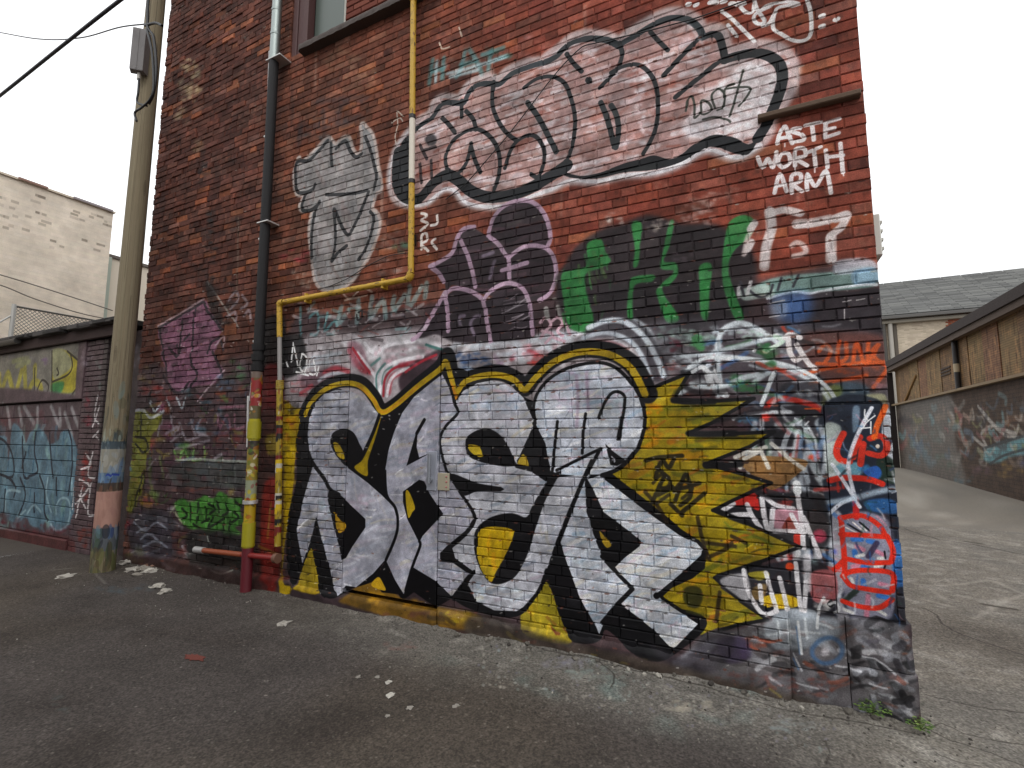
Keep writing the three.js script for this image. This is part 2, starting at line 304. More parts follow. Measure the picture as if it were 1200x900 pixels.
  w.lines('664,63 672,74 682,84|726,50 729,66 722,82 703,103|716,85 732,77 748,76 760,84 768,98 771,118 770,142 764,162 754,180|762,37 772,48 783,59', 4.8, K, KB).dot(690, 94, 4.2, K);
  w.lines('822,42 806,58 792,73 778,88|848,68 828,84 808,100 792,114', 6, K, KB);
  w.lines('804,130 806,117 811,113 814,124 814,138 820,133|822,130 822,118 830,120 834,128 826,134 820,132|838,126 834,112 842,104 849,110 848,124 841,129|871,82 866,100 860,122 855,136|848,113 851,102 860,98|851,104 866,102 879,103 876,112 866,124|824,140 838,137 852,140 856,143', 2.6, '#33362f', { a: 0.92 });
  w.lines('806,26 824,52|700,70 690,62', 3, '#e6e1e4', { a: 0.4, blur: 1.5 });
  // white tag at the top right
  w.lines('846,13 858,22 870,34 884,48|853,29 863,42|868,8 874,14 882,14 884,4|884,0 888,12 896,24 890,28 884,24 886,16 902,8|888,14 900,6 922,2 936,5 914,8 908,16 906,32 916,40 932,48 946,46 951,36 950,14 946,0|908,14 902,26 894,30', 4.2, '#e4dedc', {}).lines('962,19 965,18|962,31 965,30|979,23 982,22|806,5 808,5|815,6 817,5|832,3 840,2|846,2 850,1|856,4 872,4', 5.5, '#e2dcda', {});
  // hand-lettered white words beside the ledge
  w.lines('911,168 914,156 920,148 925,160 929,168|914,162 926,160|938,150 930,151 928,154 940,158 942,164 932,166|944,147 962,143|952,147 954,164|968,144 967,161|967,144 984,139|968,152 978,150|968,161 983,156|888,184 894,196 900,186 906,196 910,178|916,180 912,190 918,196 926,190 924,180 916,180|932,194 932,176 942,174 944,182 934,186 946,194|948,178 962,172|954,176 956,194|968,176 970,196|985,168 988,202|970,184 988,182|908,226 914,204 922,224|910,218 920,216|928,226 928,206 938,204 938,212 930,216 940,224|946,222 946,204 956,218 968,200 974,226', 4.8, '#efe6e5', { a: 0.95 });
  w.lines('920,168 920,172|955,196 955,202|932,196 932,206|988,202 989,206', 1.6, '#e9dedd', { a: 0.8 });

  // ---- silver throw-up left of the yellow pipe
  const TH = '345,206 350,186 352,192 364,182 374,172 384,162 390,168 394,170 400,164 408,162 412,174 418,182 424,176 425,160 424,146 430,152 436,160 440,180 442,196 446,220 440,226 436,240 432,260 438,248 444,262 438,284 430,302 420,316 412,328 392,340 372,332 366,300 363,270 366,250 372,240 356,246 352,240 358,228 348,226';
  w.line(TH, 7, '#cfc9c6', { a: 0.75, closed: true, blur: 1.2 }).fill(TH, '#908e8e', { a: 0.9 });
  w.hatch(TH, 160, ['#a5a4a5', '#7c7a7b', '#9d8f8d', '#b0afb0', '#84706c'], { w: 4, len: 18, ang: 1.4, spread: 0.4, a: 0.32 });
  w.lines('346,208 348,190 362,188 374,176 384,165|388,168 388,184 389,194|394,174 404,165 410,176 417,184 424,180|428,160 434,176 438,192 441,206 438,222|346,210 348,224 356,226 366,222 369,216|382,228 398,228 418,226 430,223|432,225 426,240 420,254 412,270 407,275 400,264 394,250 391,246 393,268 392,290 389,306 396,296 406,288|358,228 354,240 356,247 366,245 374,238|374,236 368,252 365,280 365,302|434,248 438,256 434,276 428,292 420,304', 3.6, '#1e1d1f', KB);
  w.lines('494,250 500,252 494,258 501,262 493,270|512,252 512,262 505,264|494,292 494,276 500,274 500,282 494,286 502,294|510,280 506,284 512,292', 3, '#e0d8d2', { a: 0.9 });
  rub(345, 300, 14, 16, '#b4263a', 0.4, 10); rub(350, 330, 16, 14, '#b6b0a4', 0.35, 20); rub(455, 280, 12, 20, '#a9a7a2', 0.3, 12); rub(470, 290, 8, 6, '#4e7d63', 0.5, 8); rub(455, 312, 16, 14, '#9d9a98', 0.35, 12);

  // ---- band of old paint under the throw-ups
  const LOW = '352,360 420,345 480,332 520,310 560,330 640,300 700,262 760,236 830,236 880,240 930,250 1024,262 1032,330 1050,500 1064,720 1070,846 960,824 700,770 420,714 330,694 330,420';
  w.fill('335,392 420,372 500,356 560,352 660,340 780,330 880,330 1030,322 1060,560 1072,848 900,806 600,742 330,692', '#3a2f33', { a: 0.88, blur: 4 });
  w.fill('335,470 350,400 420,390 520,384 660,396 760,380 790,440 700,470 500,470 360,500', '#b9b2b4', { a: 0.75, blur: 6 });
  w.lines('352,360 352,400|362,372 372,366 372,390 364,392|384,366 380,388 392,376 396,386', 3, '#4d8a8e', { a: 0.7, blur: 1 });
  w.lines('400,360 396,380 408,364|420,352 418,378|436,348 434,372 448,352 452,372|462,348 460,366 474,346|480,336 478,362 494,336|500,332 498,348', 6, '#8ab3b4', { a: 0.6, blur: 1.5 });
  w.lines('402,344 410,350 424,338 436,342|404,352 430,346', 2, '#c9b9a8', { a: 0.6 }).line('420,366 424,364 424,372 419,375 418,369', 2, '#18181a', {});
  // swirls above the big letters: white, grey, pink, red
  w.lines('405,402 420,424 434,410 450,414 444,430 440,460|420,398 436,420 460,400 490,398 520,408|446,456 452,436 470,424 490,420 512,414|530,430 548,408 572,400 596,404 612,424 632,410 648,402 664,420|590,440 600,412 624,400 646,410 660,428|640,420 660,402 700,384 730,392 752,410 760,440|660,398 690,388 720,396 744,420 752,446', 6, '#dcd8dc', { a: 0.7, blur: 2 });
  w.lines('410,410 424,432 436,436|456,460 460,442 476,436|600,420 616,412 630,416|380,440 392,432 408,436|470,428 490,424 506,420', 6, '#a32632', { a: 0.75, blur: 2 });
  w.lines('448,450 450,436 460,430|436,428 446,420|500,404 520,412', 3, '#3c6c66', { a: 0.7, blur: 1 }); rub(590, 420, 10, 8, '#b08fae', 0.4, 8);
  rub(550, 424, 26, 12, '#2f4b7a', 0.8, 34); rub(545, 432, 10, 8, '#c6d3e0', 0.5, 8); rub(634, 424, 16, 10, '#bf3a35', 0.8, 24); rub(572, 404, 20, 8, '#b9c6cf', 0.4, 12); rub(620, 410, 26, 12, '#cfa9b8', 0.35, 16); rub(380, 424, 26, 14, '#a9b3ba', 0.4, 20); rub(352, 456, 14, 10, '#a8434a', 0.45, 14); rub(370, 440, 20, 8, '#c79fb0', 0.35, 14);
  rub(420, 408, 70, 20, '#d6d3d8', 0.5, 70);
  w.fill('468,444 486,424 508,412 526,408 520,426 492,446 474,462', '#2a1c22', { a: 0.85, blur: 2 }).fill('352,444 380,432 404,430 408,446 380,450 360,458', '#4a2e38', { a: 0.7, blur: 3 }).fill('408,402 424,404 430,424 414,430', '#8d5a68', { a: 0.6, blur: 2.5 });
  w.lines('446,462 447,440 456,428 474,422 496,418|454,464 458,446 468,436 480,432|420,414 432,430 440,440|428,402 440,414 458,404 486,400', 4, '#e3dfe3', { a: 0.9, blur: 1 }).lines('450,464 452,444 462,432 478,427|476,436 494,424 512,416|414,408 426,426 434,436', 3, '#a02230', { a: 0.9, blur: 0.8 }).lines('443,462 442,440 452,426|500,404 520,410', 2.4, '#3c6c66', { a: 0.8, blur: 0.8 }).lines('366,420 400,414|352,432 372,426 398,424|374,446 388,438 406,438', 4, '#b9c0c8', { a: 0.75, blur: 1.4 }).lines('380,436 396,432 408,436|352,462 366,452', 4, '#a33a44', { a: 0.8, blur: 1.2 }); rub(600, 404, 60, 14, '#ccd3dc', 0.65, 90); w.lines('520,420 540,400 572,392 600,400 612,420|606,418 626,398 656,392 672,404|640,404 680,386 724,384 752,402', 8, '#d6dae0', { a: 0.75, blur: 3 }); rub(700, 392, 60, 14, '#b5bcc6', 0.4, 60); rub(480, 416, 40, 12, '#c98a98', 0.35, 30); rub(640, 412, 30, 10, '#c25a62', 0.35, 20);
  w.fill('330,400 352,392 360,420 350,438 330,440', '#161516', { a: 0.85, blur: 2 });
  w.lines('344,402 342,424|344,402 350,430|336,424 338,430|354,416 352,430 358,436 360,420 354,414|364,420 362,436 370,438 368,422|348,436 362,440|374,430 372,440', 2, '#e5e3e2', {});

  // ---- dark throw-up with a pink outline in the middle
  const PK1 = '577,262 582,248 596,240 616,236 632,242 642,258 646,276 641,290 650,302 652,320 646,340 634,352 600,352 592,350 562,344 548,340 530,334 524,346 512,372 500,392 488,390 502,372 522,340 512,318 506,312 528,296 540,272 552,266 572,276';
  w.fill(PK1, '#2a2025', { a: 0.97, blur: 1 }).fill('524,346 540,338 560,344 570,352 586,340 606,334 618,344 626,370 628,392 610,398 560,402 530,400 512,392 490,396 504,370', '#292025', { a: 0.97, blur: 1.5 });
  w.hatch(PK1, 80, ['#4b3340', '#1a1418', '#5d3f4a', '#37322f', '#432a2a'], { w: 3, len: 26, ang: -0.15, spread: 0.3, a: 0.4 });
  w.lines('572,276 578,256 590,242 608,235 624,237 636,248 643,264 645,280 641,290|574,278 584,286 592,298 596,302|596,302 612,290 630,288 644,294 651,310 651,328 644,344 632,352|596,300 597,326|504,312 516,306 530,296 536,278 544,268 556,266|540,282 548,300 554,320 557,336|506,314 514,320 520,330|526,388 524,360 522,346 532,338 548,340 560,346 566,352|566,352 570,370 575,400|566,352 576,340 594,332 610,336 618,348 622,364 625,392|588,317 604,312 618,308|522,342 508,366 492,392 484,398', 5, '#b193a8', { a: 0.95, blur: 0.6 });
  w.lines('574,326 578,310 580,306|540,380 538,372 544,370|556,392 552,380 556,372 562,370|566,300 578,296', 4, '#8f7f94', { a: 0.7, blur: 1.2 });
  w.hatch('590,352 616,346 622,380 590,390', 16, ['#c9bcc4'], { w: 1.3, len: 26, ang: -0.3, a: 0.4, blur: 0.4 });
  w.lines('634,378 640,372 646,380 640,388 634,396|648,376 654,372 660,378 654,388 660,394|636,388 648,392 640,402|664,380 668,392|650,396 662,400', 3.6, '#cfa9b6', { a: 0.9, blur: 0.6 });
  w.lines('640,362 642,372|654,360 658,370', 6, '#c3c1bb', { a: 0.8, blur: 1 });

  // ---- green and black letters
  w.fill('650,330 662,310 676,288 706,268 730,262 760,252 800,262 836,262 862,276 880,290 888,320 880,350 868,376 800,388 720,378 676,384 660,372', '#251f22', { a: 0.95, blur: 4 });
  const GR = '#2c7a3a', gr = { a: 0.93, blur: 1.4 };
  w.fill('658,322 672,316 688,310 688,286 704,280 710,296 716,306 704,314 686,322 688,346 696,372 692,388 668,384 660,350', GR, gr).fill('740,262 752,262 750,288 748,310 742,312 744,290', GR, gr).fill('786,258 790,262 784,290 778,306 792,308 794,322 784,334 776,336 780,348 792,364 796,376 782,378 772,352 770,338 790,318 774,314 778,290 782,270', GR, gr).fill('738,330 744,324 766,322 764,330 744,334 742,356 742,374 736,372 736,350', GR, gr).fill('820,312 834,310 832,340 830,374 822,370 820,336', GR, gr);
  w.fill('854,262 870,252 884,258 880,276 864,290 856,302 854,320 862,344 872,372 862,374 850,344 846,320 848,290', GR, gr).hatch('658,320 690,290 720,300 700,390 664,388', 24, ['#3f9a4c', '#1f5a2c', '#4f7a3a'], { w: 3, len: 16, ang: 1.4, a: 0.4 });
  rub(770, 262, 18, 8, '#c3b7ab', 0.5, 14); rub(722, 256, 10, 8, '#d6cbc2', 0.6, 8); rub(815, 250, 24, 16, '#d7b8b0', 0.55, 26); rub(835, 232, 18, 8, '#cda89c', 0.5, 14); rub(800, 300, 14, 8, '#6a5a62', 0.4, 10); rub(858, 230, 10, 10, '#b08a7a', 0.4, 8);
  // big white letters at the upper right, on bare brick
  w.lines('902,246 904,268 898,290 896,310|904,250 920,246 938,250|934,264 952,262 970,258|980,256 992,252 986,266 974,276 973,290 976,304|880,268 884,262|876,292 880,284', 9, '#ddd1cf', { a: 0.92, blur: 1.2 }); w.lines('902,248 904,268 898,290 896,312|934,262 952,261 972,257|980,256 992,252|974,278 974,304', 12, '#ddd1cf', { a: 0.7, blur: 1 });
  w.lines('928,288 934,284 942,288 944,296 930,300|884,260 876,280 872,298', 6, '#d4c6c2', { a: 0.75, blur: 1.5 });
  // painted strip under the open joint at the right
  w.fill('884,338 900,328 930,322 980,318 1022,312 1028,334 990,340 940,344 900,346', '#7fa39b', { a: 0.85, blur: 2 }).fill('980,306 1010,302 1024,306 1026,316 980,322', '#b9bcc4', { a: 0.8, blur: 2 }).fill('1000,318 1026,314 1028,332 1002,334', '#86a6bd', { a: 0.85, blur: 1.5 });
  w.line('900,350 930,342 950,344 980,338 1010,334 1028,334', 3.5, '#dfe3e6', { a: 0.9, blur: 0.8 });
  w.fill('952,346 1000,342 1032,340 1040,378 1044,396 980,396 946,384', '#2b2428', { a: 0.95, blur: 2 }).fill('906,350 940,342 952,352 950,372 930,382 912,372', '#36598f', { a: 0.8, blur: 8 }).fill('904,356 920,350 922,370 906,374', '#9aa0aa', { a: 0.5, blur: 4 });
  w.fill('868,340 900,334 908,346 890,350 872,352', '#b4c4bc', { a: 0.8, blur: 1.5 }).lines('868,330 872,346|878,340 890,348 902,344 906,334|916,326 912,340|936,322 930,336', 3, '#2a2830', { a: 0.9, blur: 1 }); w.lines('866,336 866,348|880,330 876,346', 4, '#d6d2d2', { a: 0.8, blur: 1 });
  w.lines('900,356 920,352|902,372 914,370|1004,352 1014,350|988,354 998,352|990,362 990,374', 1.2, '#cfc9c8', { a: 0.8 });

  // ---- the crowded right end, layer over layer
  w.fill('760,380 880,376 1044,396 1050,470 960,480 880,470 800,440 770,420', '#4f4b52', { a: 0.75, blur: 5 });
  rub(800, 392, 40, 14, '#7f9a90', 0.4, 40); rub(790, 404, 30, 14, '#8d939a', 0.4, 30); rub(850, 420, 40, 18, '#3b3840', 0.5, 30); rub(770, 430, 16, 14, '#7e2430', 0.6, 20); rub(790, 404, 7, 8, '#6d2836', 0.6, 10); rub(790, 430, 8, 6, '#8c2a26', 0.6, 8); rub(820, 403, 6, 10, '#3a7a44', 0.8, 20); rub(895, 408, 12, 8, '#2d6a3a', 0.7, 16); rub(872, 446, 16, 8, '#2f7040', 0.7, 24); rub(900, 430, 14, 10, '#2b6238', 0.6, 16); rub(870, 400, 16, 8, '#5d5a62', 0.5, 14);
  w.lines('744,376 760,388 770,410 777,438|752,386 764,408 766,440|700,384 726,376 752,388 764,420', 7, '#c0c9d0', { a: 0.85, blur: 2 });
  w.lines('842,464 843,430 843,402 848,386 865,379 882,385 893,396|800,418 830,416 872,420 904,426 940,440 964,456|830,416 870,405 900,397 920,392|806,434 826,428 834,450|826,430 840,442 847,462|795,461 815,453 842,456|850,452 872,442 895,438|884,448 898,438 906,424', 5.5, '#ced6da', { a: 0.85, blur: 1.8 });
  w.lines('812,436 822,431 830,434|826,434 832,452|838,432 842,448|848,455 853,464|904,442 900,456 893,474|840,420 888,423|898,396 916,392 912,404 898,410', 4, '#ebebeb', { a: 0.9, blur: 0.7 }); w.dot(884, 411, 2.4, '#f2eef0', { blur: 0.8 }).dot(898, 411, 4, '#b4dcb4', { a: 0.9, blur: 1 });
  w.lines('920,396 926,392 938,396|924,394 926,412 932,422 938,420|934,404 944,420 950,428 956,432', 6, '#ddd3d2', { a: 0.92, blur: 0.8 });
  w.fill('944,392 980,388 1036,394 1042,420 1040,450 1016,454 960,440 944,424', '#63362e', { a: 0.8, blur: 5 });
  w.lines('960,412 968,404 974,412 968,424|984,400 982,422 992,420 992,402|1000,426 1004,402 1012,424|1018,402 1018,424 1030,404 1022,414 1034,426|944,438 980,430 1020,424 1040,430 1030,446 1024,454|950,450 984,446 1016,440|958,426 1000,428 1036,424', 4.6, '#d2511f', { a: 0.85, blur: 1.2 }); rub(1000, 432, 30, 8, '#c2481c', 0.5, 24); rub(1030, 452, 10, 5, '#b8808a', 0.5, 8);
  w.fill('920,450 960,448 976,460 980,476 940,474 912,470', '#2a2930', { a: 0.9, blur: 2.5 }).fill('980,450 1010,448 1020,462 1004,470 984,468', '#3b4f5e', { a: 0.8, blur: 3 }).fill('966,454 986,452 984,466 964,470 968,480 988,476 984,484 970,482', '#8e9a3c', { a: 0.6, blur: 2.5 }).fill('1012,464 1036,462 1038,474 1010,476', '#b9b78a', { a: 0.8, blur: 2 });
  w.fill('880,476 930,472 968,486 976,560 950,580 900,560 880,520', '#25252b', { a: 0.9, blur: 4 }); w.line('964,456 974,472 980,490', 5, '#cfd8dc', { a: 0.8, blur: 1.6 });
  w.lines('896,488 901,474 914,467 936,470 956,476 968,486 974,506', 7, '#bb2a1f', { a: 0.95, blur: 1.2 }).line('944,479 982,479', 2, '#e05a20', { a: 0.9 }).line('860,491 880,485 906,483 926,483', 4.5, '#dbdde2', { a: 0.92, blur: 0.8 }); rub(898, 489, 5, 5, '#c23024', 0.8, 8); rub(876, 492, 10, 4, '#4f8ab0', 0.6, 8); rub(880, 498, 16, 4, '#6a4a60', 0.6, 10);
  w.lines('934,494 944,500 950,524 956,550 968,572|912,498 930,504 944,512', 8, '#b8c1c6', { a: 0.75, blur: 2.2 }).dot(961, 496, 6, '#c3cfd8', { a: 0.8, blur: 2 }); rub(966, 512, 8, 8, '#cfb6b8', 0.6, 12); w.line('910,525 950,526', 4, '#d3d2dc', { a: 0.85, blur: 1 }); rub(959, 530, 6, 6, '#c6283a', 0.8, 10); rub(954, 536, 8, 3, '#e0442a', 0.8, 8); w.line('948,504 957,512 961,521', 2, '#1a181a', { a: 0.9 });
  w.lines('936,494 932,490|936,496 940,492|944,498 948,494', 2, '#dddfe2', { a: 0.8 });
  rub(806, 424, 20, 12, '#cfd6dc', 0.7, 34); rub(812, 394, 26, 8, '#aec4bc', 0.6, 30); rub(850, 386, 20, 6, '#b9c4ca', 0.6, 20); rub(835, 412, 12, 20, '#cdd2dc', 0.6, 24); rub(880, 392, 14, 6, '#a9c4b8', 0.6, 14); rub(830, 452, 24, 6, '#c4ccd0', 0.6, 20); rub(920, 410, 6, 14, '#9fb0b8', 0.5, 12); rub(940, 462, 14, 4, '#aab0b4', 0.5, 10);
  // layered scrawl
  { const R = rng(61), cols = ['#dde1e4', '#c3cad0', '#151418', '#151418', '#a82a26', '#37603e', '#3f68a4', '#c8402a', '#9aa0a8', '#efeeed', '#d9dde2', '#4a7fb0'];
    for (let i = 0; i < 46; i++) { const x = 790 + R() * 175, y = 382 + R() * 98, t = (R() - 0.5) * 1.3, l = 10 + R() * 34; w.line([[x, y], [x + Math.cos(t) * l * 0.5, y + Math.sin(t) * l * 0.5 + (R() - 0.5) * 12], [x + Math.cos(t) * l, y + Math.sin(t) * l]], 1.2 + R() * 4.5, cols[Math.floor(R() * 12)], { a: 0.3 + R() * 0.45, blur: 0.8 + R() * 2 }); }
    for (let i = 0; i < 110; i++) { const x = 870 + R() * 100, y = 476 + R() * 255, t = R() * 3.1, l = 8 + R() * 30; w.line([[x, y], [x + Math.cos(t) * l * 0.5 + (R() - 0.5) * 8, y + Math.sin(t) * l * 0.5], [x + Math.cos(t) * l, y + Math.sin(t) * l]], 1.5 + R() * 5, cols[Math.floor(R() * 12)], { a: 0.4 + R() * 0.45, blur: 0.5 + R() * 1.5 }); }
    for (let i = 0; i < 26; i++) { const x = 880 + R() * 85, y = 480 + R() * 200, l = 20 + R() * 50; w.line([[x, y], [x + (R() - 0.5) * 8, y + l * 0.5], [x + (R() - 0.5) * 14, y + l]], 3 + R() * 4, R() > 0.3 ? '#dfe2e6' : '#b8bfc8', { a: 0.45 + R() * 0.35, blur: 1 + R() * 1.5 }); } }
  // the long white arcs on top of it all
  w.fill('690,380 730,372 764,392 784,440 760,446 748,412 720,396 690,396', '#2a262c', { a: 0.8, blur: 3 });
  w.lines('690,384 712,376 734,378 756,396 770,420 778,440', 6.5, '#cdd5dc', { a: 0.92, blur: 1.6 }).lines('684,396 710,390 736,398 752,416 763,444', 5.5, '#c3cbd4', { a: 0.88, blur: 1.6 }).line('700,400 726,404 742,420 748,440', 4, '#8a4048', { a: 0.5, blur: 2 });
  w.lines('848,463 842,430 841,404 848,387 867,378 890,386 912,402', 5, '#d3dbe0', { a: 0.92, blur: 1.3 }).lines('808,430 828,420 875,420 930,430 968,452 985,480', 4.6, '#e0e6ea', { a: 0.94, blur: 1 }).lines('836,412 872,404 916,394', 4, '#c3ccd2', { a: 0.85, blur: 1.5 }).lines('812,436 824,430 832,440 838,458|826,432 842,446 850,464', 4.6, '#e9eaec', { a: 0.9, blur: 0.8 }).lines('796,462 818,452 846,454 872,444 900,438', 4.6, '#bfc8cc', { a: 0.8, blur: 1.8 }).lines('908,436 900,456 893,474', 5, '#d5dade', { a: 0.9, blur: 0.8 }).line('908,394 918,400 900,410', 5, '#c9e0cc', { a: 0.9, blur: 0.8 });
  rub(818, 402, 6, 10, '#3a7a44', 0.8, 18); rub(902, 416, 8, 14, '#2c6a38', 0.75, 24); rub(876, 452, 18, 7, '#33703f', 0.7, 22);
  w.lines('920,396 926,392 938,396|924,394 926,412 932,422 938,420|934,404 944,420 950,428 956,432', 6, '#e4dad9', { a: 0.95, blur: 0.7 });
  // corner panel and the bricks around it
  w.fill('964,476 1042,478 1054,600 1066,730 978,724 968,600', '#1d2430', { a: 0.95, blur: 1.5 });
  w.fill('966,500 984,498 986,512 978,530 988,544 986,556 970,560', '#b3bcb6', { a: 0.9, blur: 2 }).fill('1000,478 1008,478 1006,500 1000,506', '#7d93a8', { a: 0.8, blur: 1.5 }).fill('1036,484 1043,482 1052,546 1042,536 1034,514', '#c9ced6', { a: 0.9, blur: 1 }).line('1047,512 1040,526', 3.5, '#2a1a24', {}).fill('1030,534 1048,540 1052,566 1030,560', '#1c2b22', { a: 0.9, blur: 1.5 });
  w.fill('980,546 1008,542 1010,556 984,558', '#6fa3b4', { a: 0.9, blur: 1.5 }).fill('1012,552 1028,546 1034,556 1026,562', '#2a5cae', { a: 0.95, blur: 1 }); rub(1014, 548, 6, 4, '#3a86c0', 0.7, 6);
  w.fill('1014,588 1034,584 1050,588 1050,602 1020,598', '#2c64a4', { a: 0.85, blur: 2 }); rub(1040, 608, 8, 6, '#4a3030', 0.7, 8); rub(1046, 594, 4, 6, '#3a70b4', 0.7, 6);
  w.fill('974,612 988,606 994,680 986,700 996,724 980,720', '#aaa6ae', { a: 0.9, blur: 2 }).fill('990,610 1036,606 1048,640 1046,722 996,722', '#8c8a9c', { a: 0.85, blur: 2.5 }); rub(978, 640, 4, 20, '#c7a0ac', 0.5, 10); rub(978, 646, 3, 4, '#4a5ab0', 0.7, 4);
  w.lines('994,614 1010,624|1008,612 1020,622', 2.4, '#17161a', {}).lines('992,618 1004,624|1010,616 1016,622|1000,612 1012,622', 1.8, '#d9cfca', { a: 0.9 });
  w.lines('1000,632 1010,632|1018,634 1028,636|1002,646 1003,652|1012,664 1018,666|1012,680 1013,686|1030,698 1040,700', 6, '#2f6ab8', { a: 0.9, blur: 1 }).lines('1004,640 1012,644|1028,646 1036,650|1000,664 1006,662|1032,684 1040,686|1018,698 1016,722', 5.5, '#c9788e', { a: 0.85, blur: 1.2 }).lines('1004,652 1012,650|1030,654 1036,654|998,678 1000,682|1026,664 1034,662|990,714 1000,718|1028,714 1038,720', 4, '#dcd9d2', { a: 0.85, blur: 1 }).line('1028,636 1018,652', 6, '#3a3048', { a: 0.95, blur: 0.8 }).line('1004,692 990,704', 6, '#26302a', { a: 0.95, blur: 0.8 }).lines('1037,646 1038,654|1038,662 1036,668', 2, '#101014', {});
  w.fill('1046,636 1054,634 1060,660 1062,696 1052,690 1046,664', '#2a62a4', { a: 0.9, blur: 1.5 }).fill('1052,690 1066,694 1068,730 1050,726', '#26242a', { a: 0.9, blur: 2 });
  w.lines('962,500 968,530 964,560|970,604 974,640 972,690|958,560 980,556|960,640 982,636 1000,640|964,700 984,698', 5, '#d3d8de', { a: 0.6, blur: 1.6 }).lines('956,574 984,572|962,664 984,668', 5, '#b8302a', { a: 0.7, blur: 1.2 }).lines('964,590 982,606|966,650 980,660', 5, '#3a66a4', { a: 0.7, blur: 1.4 });
  const RD = '#d02a1a';
  w.lines('989,508 983,520 981,531 986,539 996,541|1008,512 1002,526 1000,536|1020,514 1032,511 1039,518 1039,528 1032,534 1018,531|1012,520 1010,534 1009,544', 7.5, '#cf3220', { a: 0.97, blur: 0.6 }).line('1038,476 1034,486 1028,500 1025,513', 6.5, '#dd5a1a', { a: 0.97, blur: 0.6 }).dot(1029, 523, 2.5, '#cfc2b2', {});
  w.lines('973,563 986,560 1002,560 1020,562 1034,567', 7.5, RD, { a: 0.96, blur: 0.8 }).lines('982,566 983,576|988,564 989,572', 3, '#a82a22', { a: 0.8, blur: 0.8 }).line('1003,584 1004,606', 7, '#b82224', { a: 0.95, blur: 0.8 });
  w.lines('986,606 988,630 990,654 990,674|985,607 1010,604 1030,615 1038,628|986,626 1010,627 1040,629|1040,628 1047,645 1045,658|990,654 1015,659 1042,659|978,668 990,656|988,675 996,670 1016,668 1046,672 1046,692|990,677 998,686 1016,690 1042,694|988,704 1006,710 1030,712 1046,702', 6.2, RD, { a: 0.97, blur: 0.5 });
  w.lines('1022,478 1012,496 1003,515 996,536 994,553|976,544 990,565 1002,584 1008,594|995,548 997,562 1003,584|972,602 986,590 1000,584', 4.4, '#dfe2ea', { a: 0.92, blur: 0.7 }).line('930,593 970,589 1000,584 1030,576 1048,573', 7, '#b4c6d4', { a: 0.75, blur: 2.4 });
  { const R = rng(63); for (let i = 0; i < 70; i++) { const x = 970 + R() * 84, y = 480 + R() * 240, t = R() * 3, l = 4 + R() * 14; w.line([[x, y], [x + Math.cos(t) * l * 0.5 + (R() - 0.5) * 5, y + Math.sin(t) * l * 0.5], [x + Math.cos(t) * l, y + Math.sin(t) * l]], 0.8 + R() * 2.4, ['#d6dbe4', '#2d5c9e', '#17161b', '#4a7fb0', '#24305a', '#c98a98', '#1d3a30', '#b8b4ba'][Math.floor(R() * 8)], { a: 0.35 + R() * 0.4, blur: 0.4 + R() }); } }
  w.lines('1014,480 1014,488 1018,493|1026,487 1016,495 1012,502|1010,502 1021,501|1021,494 1021,508', 1.5, '#e6e6e6', {});
  { const R = rng(64); for (let i = 0; i < 34; i++) { const x = 900 + R() * 66, y = 500 + R() * 200, l = 12 + R() * 34, t = 0.9 + R() * 1.3; w.line([[x, y], [x + Math.cos(t) * l * 0.5 + (R() - 0.5) * 6, y + Math.sin(t) * l * 0.5], [x + Math.cos(t) * l, y + Math.sin(t) * l]], 2.5 + R() * 4, ['#dde1e5', '#c2cbd4', '#e8e6e8', '#b63028', '#7d9cc0'][Math.floor(R() * 5)], { a: 0.5 + R() * 0.35, blur: 0.8 + R() }); } }
  // brown bricks and white drips beside the yellow spikes
  w.fill('868,536 896,534 946,540 930,560 906,574 892,564 872,548', '#8a6338', { a: 0.97, blur: 0.8 }); w.hatch('868,536 896,534 946,540 930,560 906,574 892,564', 24, ['#a67a48', '#6a4626'], { w: 3, len: 14, ang: 0, a: 0.5 });
  w.lines('862,536 876,530 898,524|866,540 868,548|892,528 901,548|905,520 926,538 942,549|888,530 872,538', 5, '#ded9cf', { a: 0.88, blur: 0.9 });
  w.fill('836,576 870,576 900,578 940,576 968,586 970,640 934,640 880,616 848,602', '#1d1c21', { a: 0.95, blur: 2.5 }).fill('862,584 872,578 886,578 890,598 876,592 862,592', '#d02a22', { a: 0.95, blur: 1 }).fill('908,598 935,597 941,622 910,621', '#c28a98', { a: 0.92, blur: 1.2 }).fill('917,621 926,605 936,621', '#8a3a30', { a: 0.95, blur: 0.8 }).fill('946,600 968,604 970,622 952,626', '#332c2e', { a: 0.9, blur: 2 }).dot(961, 628, 8, '#a8324a', { a: 0.9, blur: 2 }).fill('931,626 939,625 938,640 932,640', '#d82a1c', { a: 0.95, blur: 0.8 }); rub(922, 590, 10, 3, '#c8342c', 0.7, 8);
  w.lines('934,568 936,586 940,612 942,642|893,582 896,605 901,624|876,591 882,605 892,619|852,605 866,603 880,603|897,582 910,592 930,596|906,597 904,622|906,622 944,623|928,603 938,622|942,606 952,630 961,652|848,598 860,590', 5.8, '#e8e3e6', { a: 0.93, blur: 0.7 }); w.line('934,567 935,576', 9, '#eef0f0', { blur: 0.5 });
  // ---- the big piece -------------------------------------------------------
  // yellow field at both ends, with orange and olive patches
  const YL = '#957f10';
  const YR = '756,456 778,448 806,439 798,452 788,470 800,474 840,472 880,469 858,482 836,494 806,508 830,510 870,508 906,508 880,522 850,536 826,544 850,552 880,560 902,566 884,574 862,584 838,598 852,604 880,616 910,630 932,640 900,654 870,664 838,676 846,690 870,706 898,725 870,730 840,736 822,744 812,740 823,730 776,700 770,696 800,674 824,652 824,642 816,634 790,620 764,600 740,584 706,558 730,548 748,528 756,505 757,480';
  w.fill(YR, YL, { sharp: true });
